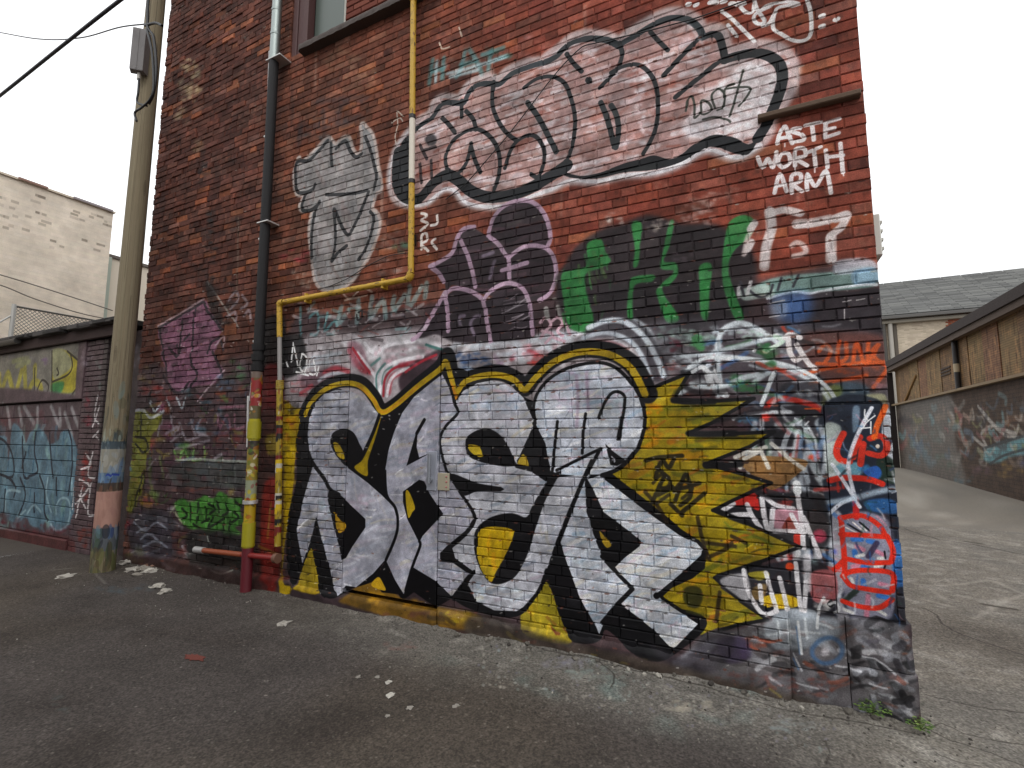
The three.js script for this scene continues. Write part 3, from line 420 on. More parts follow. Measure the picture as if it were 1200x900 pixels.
  w.hatch(YR, 240, ['#bf820f', '#6a6d18', '#b8980f', '#4f5414', '#cdae1e', '#a85c12', '#a88c10'], { w: 6, len: 24, ang: -0.22, spread: 0.35, a: 0.62, blur: 1.2, sharp: true });
  w.hatch(YR, 60, ['#2d2a10', '#4a4c14', '#f0d43a'], { w: 2, len: 18, ang: -0.2, spread: 0.5, a: 0.5, blur: 0.8, sharp: true });
  w.clip(YR, true); rub(766, 490, 12, 34, '#dd8a0c', 0.75, 30); rub(860, 478, 20, 6, '#8a8a1a', 0.6, 14); rub(820, 515, 40, 6, '#7a7a1a', 0.5, 20); rub(795, 500, 14, 30, '#cf8c14', 0.4, 14); rub(870, 640, 30, 12, '#8d8f22', 0.4, 14); rub(850, 656, 20, 6, '#d58b1a', 0.6, 10); rub(800, 690, 16, 10, '#c98a16', 0.5, 10); rub(800, 485, 30, 8, '#6d6d18', 0.4, 14); w.unclip();
  w.fill('330,474 346,478 360,482 352,505 347,530 344,570 338,610 333,650 336,684 380,694 378,660 370,646 350,684 330,690 328,560', '#a3870e', { blur: 1 });
  rub(340, 500, 6, 18, '#b5581a', 0.5, 10); rub(338, 560, 8, 20, '#c7a512', 0.5, 12); rub(345, 480, 10, 6, '#1b171a', 0.6, 8); rub(333, 530, 4, 30, '#151214', 0.5, 8); w.fill('350,684 363,644 370,660 376,694 352,690', '#b0901a', { blur: 1 });
  w.fill('612,716 640,678 652,706 660,728 672,752 640,750 616,740', '#a69122', { blur: 1 }); w.hatch('612,716 640,678 660,728 672,752 640,750', 40, ['#d2b526', '#4d5a1c', '#7a2e1e', '#c7a81f'], { w: 3, len: 12, ang: 1, spread: 0.8, a: 0.6, blur: 0.5 });
  w.fill('434,676 446,672 470,700 520,712 560,720 566,736 500,732 410,708 404,700', '#7c5a1c', { a: 0.9, blur: 2 }); rub(440, 700, 14, 6, '#c08d1c', 0.6, 10); rub(492, 708, 16, 6, '#b8821c', 0.6, 10); rub(480, 722, 40, 6, '#6a4434', 0.5, 20); rub(535, 724, 20, 8, '#a5901e', 0.5, 12);
  // black underlay
  const BK = '#0d0c0f';
  w.line('356,486 366,466 384,452 406,446 426,450 440,466 449,481 464,474 490,451 516,430 525,416 531,440 536,456 546,446 568,438 588,437 606,445 616,455 628,440 648,422 670,412 692,409 718,413 740,426 752,444 760,462', 17, BK, { blur: 0.8 });
  w.fill('356,478 350,505 347,520 348,560 339,600 336,640 338,672 346,686 357,660 366,640 372,652 378,680 384,698 396,700 412,690 440,680 452,660 470,700 486,694 500,690 530,702 548,712 580,722 612,720 636,690 646,690 656,720 670,748 686,754 704,750 712,738 742,764 772,774 792,766 826,738 822,720 770,700 828,652 700,540 640,480 560,440 520,430 480,456 448,490 400,456 372,464', BK);
  w.lines('700,556 740,582 790,617 822,638 828,648 800,674 772,700 822,732', 5, BK, { sharp: true });
  // spikes outlined
  w.lines('757,458 778,449 808,437|808,437 790,468 842,470 884,467|884,467 836,495 806,508 868,508 908,506|908,506 880,523 826,544 866,554 904,566|904,566 862,585 836,598|836,598 880,615 938,641|938,641 900,655 838,677|838,677 868,704 900,726|900,726 862,733 824,746', 4.2, BK, { blur: 0.5, sharp: true });
  w.lines('790,469 812,471 836,471', 8, BK, { blur: 1.2 }).lines('808,508 830,509 862,508', 8, BK, { blur: 1.5 }).lines('828,545 848,545 868,543', 9, BK, { blur: 1.2 }).lines('840,598 858,606 874,612', 7, BK, { blur: 1 }).lines('842,676 866,668 890,660', 7, BK, { blur: 1 }); w.lines('800,452 820,460 850,458|838,494 870,486 900,480|884,574 900,582 920,584', 6, '#1a171a', { a: 0.8, blur: 2 });
  // yellow line that follows the letters
  w.line('358,486 366,470 384,455 406,449 424,453 438,468 448,483 464,475 490,453 516,433 523,424 529,442 535,460 546,447 568,440 588,440 604,446 615,457 628,443 648,425 670,415 692,412 716,416 736,428 748,444 756,462', 6.5, '#a88a14', { blur: 0.4 }); w.line('420,452 438,468 448,483 464,475 490,453', 3, '#b3791a', { a: 0.7, blur: 1 });
  w.fill('448,486 441,512 432,540 431,558 416,548 426,538 438,512', '#9c8214', { blur: 0.6 });
  w.fill('528,446 536,462 534,468', '#b5761a', { blur: 0.6 });
  // silver letters
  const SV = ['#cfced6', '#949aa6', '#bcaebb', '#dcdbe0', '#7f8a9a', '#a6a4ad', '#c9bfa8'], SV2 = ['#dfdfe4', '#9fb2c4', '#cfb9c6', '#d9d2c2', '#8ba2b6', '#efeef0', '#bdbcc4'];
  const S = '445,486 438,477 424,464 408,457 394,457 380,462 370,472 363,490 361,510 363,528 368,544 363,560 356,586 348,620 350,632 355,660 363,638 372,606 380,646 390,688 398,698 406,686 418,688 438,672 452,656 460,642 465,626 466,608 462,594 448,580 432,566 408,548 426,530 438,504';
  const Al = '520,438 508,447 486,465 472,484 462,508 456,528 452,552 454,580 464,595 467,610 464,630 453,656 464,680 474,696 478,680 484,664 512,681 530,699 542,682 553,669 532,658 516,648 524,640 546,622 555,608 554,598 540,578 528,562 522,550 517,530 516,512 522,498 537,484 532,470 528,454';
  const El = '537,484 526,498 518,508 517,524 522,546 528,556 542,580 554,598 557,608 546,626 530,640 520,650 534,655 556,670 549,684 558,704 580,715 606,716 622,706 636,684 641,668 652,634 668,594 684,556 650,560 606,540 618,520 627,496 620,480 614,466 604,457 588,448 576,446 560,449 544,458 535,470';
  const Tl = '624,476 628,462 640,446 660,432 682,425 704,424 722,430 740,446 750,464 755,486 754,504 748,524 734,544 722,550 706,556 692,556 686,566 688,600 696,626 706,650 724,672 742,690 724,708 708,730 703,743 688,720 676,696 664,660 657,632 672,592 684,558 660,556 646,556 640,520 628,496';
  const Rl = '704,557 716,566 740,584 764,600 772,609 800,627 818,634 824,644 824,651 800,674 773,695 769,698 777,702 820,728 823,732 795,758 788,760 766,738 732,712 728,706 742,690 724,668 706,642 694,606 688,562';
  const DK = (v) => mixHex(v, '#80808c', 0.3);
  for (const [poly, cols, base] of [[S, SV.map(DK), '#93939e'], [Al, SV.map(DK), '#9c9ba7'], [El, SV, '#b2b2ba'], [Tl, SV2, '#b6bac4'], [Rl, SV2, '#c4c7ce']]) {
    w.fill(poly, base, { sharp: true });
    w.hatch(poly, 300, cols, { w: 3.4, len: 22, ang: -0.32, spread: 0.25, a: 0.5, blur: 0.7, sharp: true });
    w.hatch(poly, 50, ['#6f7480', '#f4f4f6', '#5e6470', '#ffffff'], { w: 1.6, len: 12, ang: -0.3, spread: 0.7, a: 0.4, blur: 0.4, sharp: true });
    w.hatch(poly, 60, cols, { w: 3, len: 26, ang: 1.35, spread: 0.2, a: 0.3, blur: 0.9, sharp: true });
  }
  w.clip(Tl, true); rub(672, 460, 26, 26, '#c99fb4', 0.35, 26); rub(680, 450, 16, 20, '#7f93ac', 0.35, 20); rub(720, 470, 16, 10, '#b4cbd9', 0.4, 14); rub(700, 660, 20, 20, '#dfe9f0', 0.5, 30); rub(668, 650, 14, 20, '#d9e4ea', 0.4, 16); w.lines('676,440 678,470 676,500|688,436 690,480', 4, '#93728a', { a: 0.5, blur: 1.5 }); w.unclip();
  w.clip(El, true); rub(580, 470, 36, 16, '#7e98b0', 0.4, 36); rub(580, 700, 40, 12, '#e2edf4', 0.55, 40); rub(560, 692, 20, 10, '#7d9ab0', 0.4, 14); rub(640, 620, 12, 30, '#dfe5ea', 0.4, 16); rub(590, 460, 16, 6, '#c7a0a8', 0.4, 8); w.unclip();
  w.clip(Al, true); rub(498, 500, 14, 40, '#b49db2', 0.35, 20); rub(510, 480, 10, 20, '#c7c2ce', 0.4, 10); w.unclip();
  w.clip(S, true); rub(425, 590, 16, 10, '#b89aac', 0.4, 16); rub(385, 590, 10, 20, '#8da4ac', 0.4, 12); rub(440, 640, 16, 20, '#aeb2bd', 0.4, 14); w.unclip();
  // counters and shadows
  const B2 = { blur: 0.35 };
  w.fill('388,516 390,508 398,503 408,503 416,508 422,520 426,530 418,542 408,547 396,536 389,524', BK, B2).fill('391,520 396,519 402,528 404,538 396,534', '#a88c1a', B2);
  w.fill('386,572 402,582 414,594 429,608 429,618 414,640 406,654 401,656 398,640 390,610 384,584', BK, { sharp: true }).fill('392,600 400,610 406,614 405,620 397,624 393,606', '#b58a1a', B2);
  w.line('361,528 368,544 380,560 388,574 398,580', 4.4, BK, B2).fill('371,606 367,624 363,642 369,660 374,690 384,700 393,694 388,670 380,640 374,618', BK, { sharp: true }).fill('364,644 368,654 373,686 352,682', '#a88f20', B2);
  w.fill('498,492 488,508 477,546 507,530 492,536 489,524 490,508', BK, { sharp: true }).line('498,492 489,508', 4, BK, B2).fill('473,576 492,562 498,564 504,578 520,602 496,628 492,636 478,608 473,588', BK, { sharp: true }).fill('476,578 480,576 487,594 484,600 479,606', '#a88c1a', B2);
  w.line('492,634 493,640 484,664 476,692', 3.4, BK, B2).line('528,556 542,580 554,598 557,609 546,626 520,648', 4, BK, B2).fill('516,648 530,640 534,654 556,670 549,672 532,660 516,658', BK, { sharp: true }).line('556,670 540,692 532,702', 4, BK, B2);
  w.line('520,437 529,456 533,472 537,484 524,498 517,512 517,528 524,552', 3.4, BK, B2).line('452,552 454,580 464,595 467,612 464,630 453,656', 3.6, BK, B2).line('445,486 438,506 427,530', 3.4, BK, B2);
  w.fill('453,658 464,680 474,697 448,694 438,676', BK, { sharp: true }).fill('484,668 512,684 530,701 512,712 486,694 477,690', BK, { sharp: true }).fill('444,676 450,684 452,692 436,686', '#b8901c', B2);
  w.fill('546,518 550,510 566,502 580,505 592,516 604,540 606,546 586,546 560,540 548,532', BK, B2).fill('550,521 562,523 566,534 560,535 551,528', '#b89a18', B2);
  w.fill('606,542 616,520 626,498 640,530 646,552 650,560 640,564 616,548', BK, { sharp: true }).fill('614,532 620,546 607,544', '#a88a1e', B2);
  w.fill('528,555 560,566 588,571 588,575 560,576 542,580', BK, B2).line('576,573 587,573', 5, BK, B2).line('606,546 630,552 650,556', 5, BK, B2);
  w.fill('556,634 560,618 576,606 600,601 617,606 624,594 640,566 648,556 658,552 654,560 640,586 628,620 622,640 614,660 604,676 588,684 574,682 564,668 558,652', BK, { blur: 0.5 }).fill('560,632 564,620 580,617 600,620 602,628 594,648 582,670 576,682 566,670 560,652', '#b39210', B2); w.hatch('560,632 564,620 600,620 594,648 576,682 566,670', 18, ['#d08a14', '#d9b31c', '#8c6a12'], { w: 4, len: 14, ang: 1.7, a: 0.5 });
  w.line('626,496 634,516 644,548', 3.4, BK, B2).line('653,551 704,526', 3.6, BK, B2).line('704,526 688,556', 4, BK, B2).line('694,540 686,558 672,592 656,634', 4.2, BK, B2);
  w.lines('654,494 651,520 648,552|687,485 684,505 683,531|702,490 708,474 716,462 724,459 732,464 732,478 728,500', 3.6, BK, B2).line('729,490 727,504 725,514', 5, BK, B2);
  w.fill('710,520 718,528 734,540 724,546 716,545', BK, { sharp: true }).fill('717,534 722,540 719,542', '#b3b3bc', B2).line('706,557 720,552 732,544 748,526', 5, BK, B2).line('748,526 755,504 756,486 750,464 738,446 722,431 704,425 682,427 660,434 641,447 630,462 626,478 628,496', 4, BK, B2);
  w.fill('656,634 666,662 680,700 700,736 704,748 690,754 674,748 660,724 650,696 640,676 642,666', BK, { sharp: true }).line('641,668 632,692 616,712', 4, BK, B2).fill('640,682 648,700 654,716 646,720 630,712', '#a3921f', B2);
  w.fill('686,556 694,570 708,600 724,612 740,624 752,634 750,640 732,654 722,664 714,664 706,652 696,626 688,600', BK, { sharp: true }).fill('703,622 710,630 717,638 712,642 706,634', '#ab8a24', B2);
  w.line('706,652 724,672 742,690 724,708 706,730', 5, BK, { sharp: true }).fill('728,708 748,723 768,739 788,760 780,768 756,764 730,748 712,734', BK, { sharp: true });
  w.line('706,557 740,583 768,604 800,627 818,634 826,643 824,652 800,674 773,696 778,702 822,731 795,759 788,763', 4.6, BK, { sharp: true }).dot(770, 698, 4, BK);
  // scribbles on the yellow
  w.lines('757,540 772,536 800,534|768,560 776,540 784,548 790,538|764,590 778,560 770,580 788,570|792,586 804,556 810,580 798,592|776,572 800,572 820,566|800,600 812,590 826,578|770,548 784,560|786,590 800,604', 5, '#1f1a0e', { a: 0.92, blur: 0.8 }); w.lines('766,566 776,556 786,566 776,576|790,576 800,564 812,572 800,584|770,590 784,580', 4, '#241d10', { a: 0.85, blur: 0.8 });
  w.lines('800,477 836,475 862,472|806,492 830,486|816,516 850,514 884,512|812,528 840,524|848,558 876,562|790,462 800,452', 4.5, '#3a3a12', { a: 0.65, blur: 1.8 }).lines('850,618 880,626 904,636|846,664 880,652|806,716 830,722', 4, '#4a4d16', { a: 0.6, blur: 1.5 });
  w.lines('756,576 772,594 782,612|818,606 824,634 832,656|828,654 850,644 858,636|826,636 862,640|844,694 840,728|858,628 874,636', 4.6, '#241a10', { a: 0.8, blur: 0.8 }).fill('802,690 812,686 822,690 824,702 818,712 806,710 801,700', '#2e2f12', { a: 0.9, blur: 1.5 });
  w.lines('870,630 890,630 905,640|850,612 862,622 880,624', 3, '#5f6a16', { a: 0.7, blur: 1 });
  // under the spikes: white letters, greys, purple haze of paint, stone-grey foot
  w.fill('838,676 880,666 930,656 970,664 978,722 930,730 900,722 868,702', '#1f1d24', { a: 0.95, blur: 1.5 }).fill('844,680 872,672 880,690 876,704 864,698', '#b5b2b6', { a: 0.9, blur: 1.5 }).fill('876,672 896,669 902,674 890,680', '#a8982a', { a: 0.9, blur: 1 }).fill('882,690 898,684 896,700 884,702', '#8a6a3c', { a: 0.8, blur: 1.5 }).fill('894,700 916,696 936,702 932,712 900,712', '#c9a51c', { a: 0.95, blur: 0.8 }).fill('950,672 978,670 980,702 954,704', '#a8585a', { a: 0.9, blur: 1.5 }).fill('912,716 952,714 956,732 910,732', '#b9c2ca', { a: 0.85, blur: 2 }); rub(946, 660, 5, 16, '#c9c4cc', 0.7, 16); rub(966, 710, 9, 8, '#dcd8d4', 0.8, 18); rub(952, 658, 6, 8, '#6a7a7c', 0.6, 8); rub(966, 692, 8, 8, '#8a7078', 0.5, 8);
  w.lines('872,668 876,690 888,712 898,720 910,716|898,671 903,690 911,716|914,677 918,692 923,714|891,686 893,706|933,660 936,690 939,715|945,682 943,716', 5.4, '#e6e2e4', { a: 0.93, blur: 0.6 }).line('946,652 947,690', 8, '#d9d6da', { a: 0.75, blur: 1.5 }).dot(926, 664, 5, '#e0481e', { a: 0.95, blur: 1.2 }).line('971,707 974,704 977,707 974,711 971,708', 2, '#141316', {}).line('898,714 906,712', 3, '#15181f', {});
  w.fill('824,744 860,738 900,730 980,724 1050,730 1068,760 1072,846 960,826 880,804 800,784', '#5d5a5c', { a: 0.9, blur: 3 });
  rub(850, 764, 30, 12, '#4b3a5c', 0.5, 24); rub(828, 764, 14, 8, '#b5b6c0', 0.5, 10); rub(905, 752, 26, 10, '#b6b7ba', 0.4, 18); rub(884, 752, 16, 6, '#b2543a', 0.6, 12); rub(900, 745, 30, 5, '#a9b3b6', 0.5, 14); rub(906, 770, 10, 14, '#2c2c30', 0.5, 10); rub(960, 736, 10, 8, '#1b1a1c', 0.7, 10); rub(950, 804, 40, 10, '#7d3a30', 0.5, 26); rub(870, 796, 40, 8, '#6d3b34', 0.45, 22); rub(1030, 760, 24, 20, '#3a383c', 0.5, 24); rub(1040, 790, 24, 16, '#2d2b2d', 0.5, 20); rub(1060, 752, 4, 16, '#9a4a26', 0.6, 10);
  w.hatch('884,744 980,726 1052,732 1070,770 1074,846 960,826 880,806', 150, ['#1b1a1c', '#2e2c30', '#9a9ba0', '#c9c9cc', '#55535a', '#7d3f2e', '#17181a', '#8a8c92'], { w: 5, len: 20, ang: 0.1, spread: 0.7, a: 0.5, blur: 1.2 }); w.hatch('1000,726 1054,732 1072,770 1074,846 1010,836', 70, ['#141315', '#232125', '#3a383d', '#8d8e94', '#191a1c'], { w: 6, len: 16, ang: 0.3, spread: 1, a: 0.6, blur: 1 }); w.lines('980,780 1000,784 1010,786|930,766 940,786|1012,768 1030,774 1050,790|1020,800 1040,806|934,800 960,806', 2.4, '#d5d5d8', { a: 0.6, blur: 0.8 });
  w.fill('896,730 930,724 976,724 984,742 960,756 910,760', '#a9b3ba', { a: 0.6, blur: 3 }).lines('912,728 914,752|924,726 926,756|944,724 946,748|900,744 930,740 960,742|958,730 976,736', 3, '#d6dadd', { a: 0.7, blur: 1.2 }).lines('884,746 900,752 916,750|876,756 890,762', 3, '#b2543a', { a: 0.7, blur: 1 }).fill('790,774 820,756 836,748 842,754 820,772 800,782', '#a9acb6', { a: 0.65, blur: 2.5 }).fill('842,752 872,746 880,770 850,776', '#3f3350', { a: 0.7, blur: 3 });
  w.line('952,760 962,750 976,748 986,756 986,768 976,776 962,776 953,768 952,760', 5, '#39587e', { a: 0.75, blur: 2 }); rub(968, 762, 8, 6, '#cfcacd', 0.5, 8); w.lines('930,772 936,784|934,734 938,766', 2.4, '#4a6a92', { a: 0.6, blur: 0.8 });
  w.lines('936,728 938,752 940,766|966,700 960,714 958,736|972,708 980,706 984,714 978,718', 3, '#e0e0e0', { a: 0.8, blur: 0.7 });
  w.fill('760,752 800,770 824,748 860,742 850,780 800,788', '#2b262c', { a: 0.7, blur: 4 });
  w.fill('560,720 640,744 700,758 780,776 900,806 960,820 960,840 800,800 700,776 560,748', '#473f38', { a: 0.85, blur: 4 }); w.hatch('400,700 560,724 700,758 860,790 980,822 980,842 800,802 560,752 400,724', 170, ['#2d2723', '#6a6056', '#84796c', '#3a302a', '#5e3a30', '#8a7a3a', '#26211f'], { w: 4, len: 16, ang: 0.2, spread: 0.5, a: 0.5, blur: 1.2 });

  // ---- left bay: pink throw-up, greens, yellows, dark patches
  w.fill('168,430 230,436 300,420 300,520 300,640 240,650 160,650 150,520', '#42343a', { a: 0.85, blur: 6 });
  // left bay: small tags laid over one another
  { const R = rng(62), cols = ['#7d7880', '#9a949a', '#1a1518', '#1a1518', '#6a2a28', '#3f5f34', '#3d5a76', '#6f6430', '#573646', '#2a2226'];
    for (let i = 0; i < 46; i++) { const x = 150 + R() * 145, y = 440 + R() * 205; if (y > 578 && y < 630 && x > 203) continue; w.spray(x, y, 4 + R() * 9, 3 + R() * 6, ['#3f6a7c', '#5c7a3a', '#7a2c2c', '#6a5a78', '#8a7a3a', '#2a4a6a', '#8a4a66', '#1a1518', '#77777c', '#94482e'][Math.floor(R() * 10)], 0.55 + R() * 0.35); }
    w.lines('204,528 210,540 216,526 222,540|228,526 226,540 236,538|240,524 240,540', 2.6, '#6f9a4a', { a: 0.8, blur: 0.6 }).lines('256,486 258,502 266,486 270,502|276,486 276,502 286,500|258,478 286,476', 2.6, '#8a5a6a', { a: 0.8, blur: 0.6 }).lines('176,470 182,482 190,472|196,466 200,478|208,466 214,478 218,466', 2.4, '#a9b4bc', { a: 0.8, blur: 0.5 }).lines('152,520 154,548 160,556|158,530 166,540', 4, '#3f6e96', { a: 0.8, blur: 1 }).lines('178,530 176,560 184,590|188,536 192,560', 4, '#5d6a3a', { a: 0.7, blur: 1.2 }).lines('214,640 222,650 232,642|160,640 176,648 192,640|168,612 186,606 200,612', 3, '#a8b0b8', { a: 0.7, blur: 0.8 });
    for (let i = 0; i < 190; i++) { const x = 150 + R() * 148, y = 455 + R() * 205; if (y > 580 && y < 628 && x > 205) continue; const t = (R() - 0.5) * 3, l = 4 + R() * 14; w.line([[x, y], [x + Math.cos(t) * l * 0.5 + (R() - 0.5) * 4, y + Math.sin(t) * l * 0.5 + (R() - 0.5) * 4], [x + Math.cos(t) * l, y + Math.sin(t) * l]], 1 + R() * 3, cols[Math.floor(R() * 10)], { a: 0.35 + R() * 0.4, blur: 0.4 + R() }); }
    for (let i = 0; i < 60; i++) { const x = 340 + R() * 170, y = 352 + R() * 46, t = (R() - 0.5) * 2, l = 4 + R() * 12; w.line([[x, y], [x + Math.cos(t) * l, y + Math.sin(t) * l]], 1 + R() * 3, ['#7fa9aa', '#b9b4b4', '#241d20', '#7a3a34', '#c9c0c4'][Math.floor(R() * 5)], { a: 0.5, blur: 0.8 }); } }
  const PK = '186,384 206,372 226,360 240,352 248,366 260,384 256,398 252,420 262,432 258,442 250,450 230,452 212,460 202,456 198,444 190,424 188,404';
  w.fill(PK, '#80526a', { a: 0.9, blur: 1 }); w.hatch(PK, 110, ['#94657e', '#6b4058', '#875c72', '#4a2c3a', '#3a2430'], { w: 3, len: 14, ang: -0.2, a: 0.5 });
  w.lines('187,384 214,368 236,354|187,384 192,420 196,440|238,354 246,368 260,386|256,396 246,402 244,414|258,400 262,410|214,374 212,396 210,416|228,362 226,400 224,424 232,440 224,452 222,464|198,408 208,418 208,404|216,398 222,392|250,412 262,440|192,440 202,456 212,460 222,448', 2.8, '#251c22', { a: 0.9 }); w.lines('186,382 212,366 238,350|252,404 262,394 262,408|232,470 250,448 264,434', 2, '#c9b3bd', { a: 0.6, blur: 0.6 });
  w.lines('242,330 258,352 280,384', 2, '#9e958e', { a: 0.7 }); w.lines('268,352 276,342 280,350 270,362|284,346 290,356 282,362|266,372 276,366 276,376|286,370 292,364 294,376', 3, '#a39aa4', { a: 0.6, blur: 0.8 }); rub(262, 350, 14, 30, '#131012', 0.5, 24); w.fill('240,330 252,340 262,382 248,366', '#141012', { a: 0.6, blur: 2 });
  rub(184, 460, 18, 14, '#7e2622', 0.6, 24); rub(172, 440, 10, 12, '#8c7a3a', 0.4, 10); rub(276, 436, 10, 14, '#2c6a34', 0.55, 12); rub(264, 448, 10, 10, '#5c82a4', 0.5, 12); rub(220, 462, 6, 6, '#5a7c84', 0.5, 6);
  w.lines('190,490 186,510|200,488 204,512 210,496 216,510|224,492 230,510|206,500 196,508|236,490 232,506 242,508', 3, '#8f8a92', { a: 0.6, blur: 0.8 }); w.lines('200,518 214,508 220,516 238,510 246,512|204,526 224,522 246,516', 2.4, '#a8a0aa', { a: 0.6, blur: 0.8 });
  w.fill('151,490 160,482 170,480 180,486 190,484 186,500 178,512 176,524 172,540 170,560 160,592 150,600 152,560 156,520', '#7d8026', { a: 0.85, blur: 1.5 }); w.lines('151,488 160,481 170,482 178,490 192,482', 3, '#b4b6c0', { a: 0.8, blur: 0.6 }); w.lines('166,484 166,512|160,512 170,514 174,524 168,530 160,520|156,600 164,570 170,552 166,596', 2.4, '#1b1a12', { a: 0.85 }); rub(166, 570, 10, 20, '#8a4022', 0.4, 10); rub(170, 590, 6, 10, '#b08f1a', 0.5, 8); w.lines('148,520 150,540 154,550|146,560 152,560', 4, '#40628a', { a: 0.6, blur: 1.5 });
  rub(270, 512, 26, 10, '#6e2722', 0.6, 24); rub(260, 490, 30, 14, '#241a24', 0.5, 24); rub(216, 526, 20, 8, '#4b7a34', 0.45, 18); w.lines('206,540 230,538 258,540 290,541', 2.4, '#a9b0a4', { a: 0.8, blur: 0.6 });
  w.fill('206,544 288,543 288,570 250,572 206,568', '#3a3c3b', { a: 0.85, blur: 2 }); rub(216, 556, 8, 10, '#5e3434', 0.5, 8); rub(236, 560, 6, 6, '#3a1a20', 0.6, 6); w.lines('260,548 258,566|276,548 276,564', 3, '#6b706c', { a: 0.6, blur: 1 }); rub(230, 574, 30, 3, '#7a4434', 0.5, 14);
  const GN = '205,590 214,584 222,588 234,584 240,580 250,584 258,576 266,580 272,584 284,584 282,600 286,612 276,618 284,626 268,628 258,622 246,626 236,620 224,620 214,612 208,600';
  w.fill(GN, '#3d7f2a', { a: 0.9, blur: 1.5 }); w.hatch(GN, 90, ['#4f9636', '#28541e', '#5c9c40', '#1c3a16', '#74a85a'], { w: 4, len: 12, ang: 1.4, a: 0.4 }); w.lines('224,590 224,610|232,606 232,612|242,594 242,608|254,588 258,600|262,614 262,624|270,610 268,622|250,606 246,618 262,608|276,588 284,594|214,596 220,604 214,608|234,588 232,600|246,590 252,596 246,602|264,590 268,600 262,604|238,612 246,608|274,600 280,606 272,612|228,614 234,618', 2.6, '#0e1a0c', { a: 0.9, blur: 0.4 }); w.lines('206,592 200,604 204,618|205,600 214,612', 2, '#a9b08a', { a: 0.6, blur: 0.5 });
  w.fill('152,606 200,600 204,650 160,652', '#33313a', { a: 0.8, blur: 3 }); w.lines('158,612 170,622 184,612 196,620|164,632 176,626 190,636|160,624 172,618|168,640 184,634 196,642', 2.2, '#9aa0ae', { a: 0.6, blur: 0.8 }); rub(150, 612, 6, 6, '#a8333a', 0.5, 6); rub(164, 650, 14, 8, '#5a6026', 0.5, 10); rub(212, 636, 10, 16, '#6a3028', 0.6, 20);
  w.fill('222,624 286,630 286,690 230,670', '#1f1d1e', { a: 0.85, blur: 3 }); w.lines('250,668 262,672 274,668|244,628 246,636', 1.8, '#8d9088', { a: 0.7 });
  // between the two pipes at the corner of the bay: black, red, yellow
  w.fill('306,380 332,372 334,430 304,436', '#141314', { a: 0.85, blur: 3 }).fill('304,436 330,432 330,496 306,500', '#5e1d1e', { a: 0.9, blur: 2.5 }).fill('302,500 330,500 328,690 296,690', '#3b2220', { a: 0.9, blur: 3 }).fill('308,576 328,570 326,690 308,680', '#7a1f1a', { a: 0.9, blur: 3 }).fill('312,512 326,510 326,530 314,532', '#8a7a2a', { a: 0.7, blur: 2 }); rub(316, 545, 8, 10, '#161416', 0.6, 10); w.lines('318,590 314,630|304,640 326,650', 3, '#8d7a28', { a: 0.5, blur: 1 });
  rub(318, 675, 20, 6, '#6a2320', 0.5, 12);
  w.lines('309,268 314,270 311,280|312,304 310,312|308,326 314,328', 2, '#bfbcbd', { a: 0.6 });
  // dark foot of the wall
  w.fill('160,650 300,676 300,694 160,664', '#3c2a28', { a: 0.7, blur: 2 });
  // flakes: spots where paint has come away down to brick or mortar
  { const R = rng(5); for (let i = 0; i < 900; i++) { const x = 150 + R() * 920, y = 330 + R() * 480; w.line([[x, y], [x + (R() - 0.5) * 5, y + (R() - 0.5) * 2]], 0.5 + R() * 1.1, R() > 0.5 ? '#d7d2cc' : R() > 0.5 ? '#2a1f1c' : '#7c4a3a', { a: 0.5, r: 200 }); } }
  // each brick has taken the paint a little differently, and lost some of it along its edges
  { const R = rng(88);
    for (const b of bricks) {
      const t = R(), x = (b.x0 + b.x1) / 2, c = t < 0.5 ? rgba('#120e0d', (0.5 - t) * 0.34) : rgba('#f2ece4', (t - 0.5) * 0.16), chips = b.y0 < 3.2 ? 3 : 1;
      w.each((q) => {
        if (b.x1 < q.u0 - 0.1 || b.x0 > q.u1 + 0.1) return; const X = (b.x0 - q.u0) * q.s, Y = q.h - (b.y1 - q.v0) * q.s, W = (b.x1 - b.x0) * q.s, H = (b.y1 - b.y0) * q.s;
        q.x.fillStyle = c; q.x.fillRect(X, Y, W, H);
        for (let k = 0; k < chips; k++) { if (R() > 0.45) continue; q.x.fillStyle = rgba(['#5a342a', '#241a18', '#8d8880', '#6e3c2e', '#3a2a26'][Math.floor(R() * 5)], 0.35 + R() * 0.45); const e = R() > 0.5; q.x.beginPath(); q.x.ellipse(X + R() * W, e ? Y + 1 : Y + H - 1, 1 + R() * 6, 0.8 + R() * 1.8, 0, 0, 7); q.x.fill(); }
      });
    } }
  w.finish(0.30, 21);
}
console.log('wall painted');

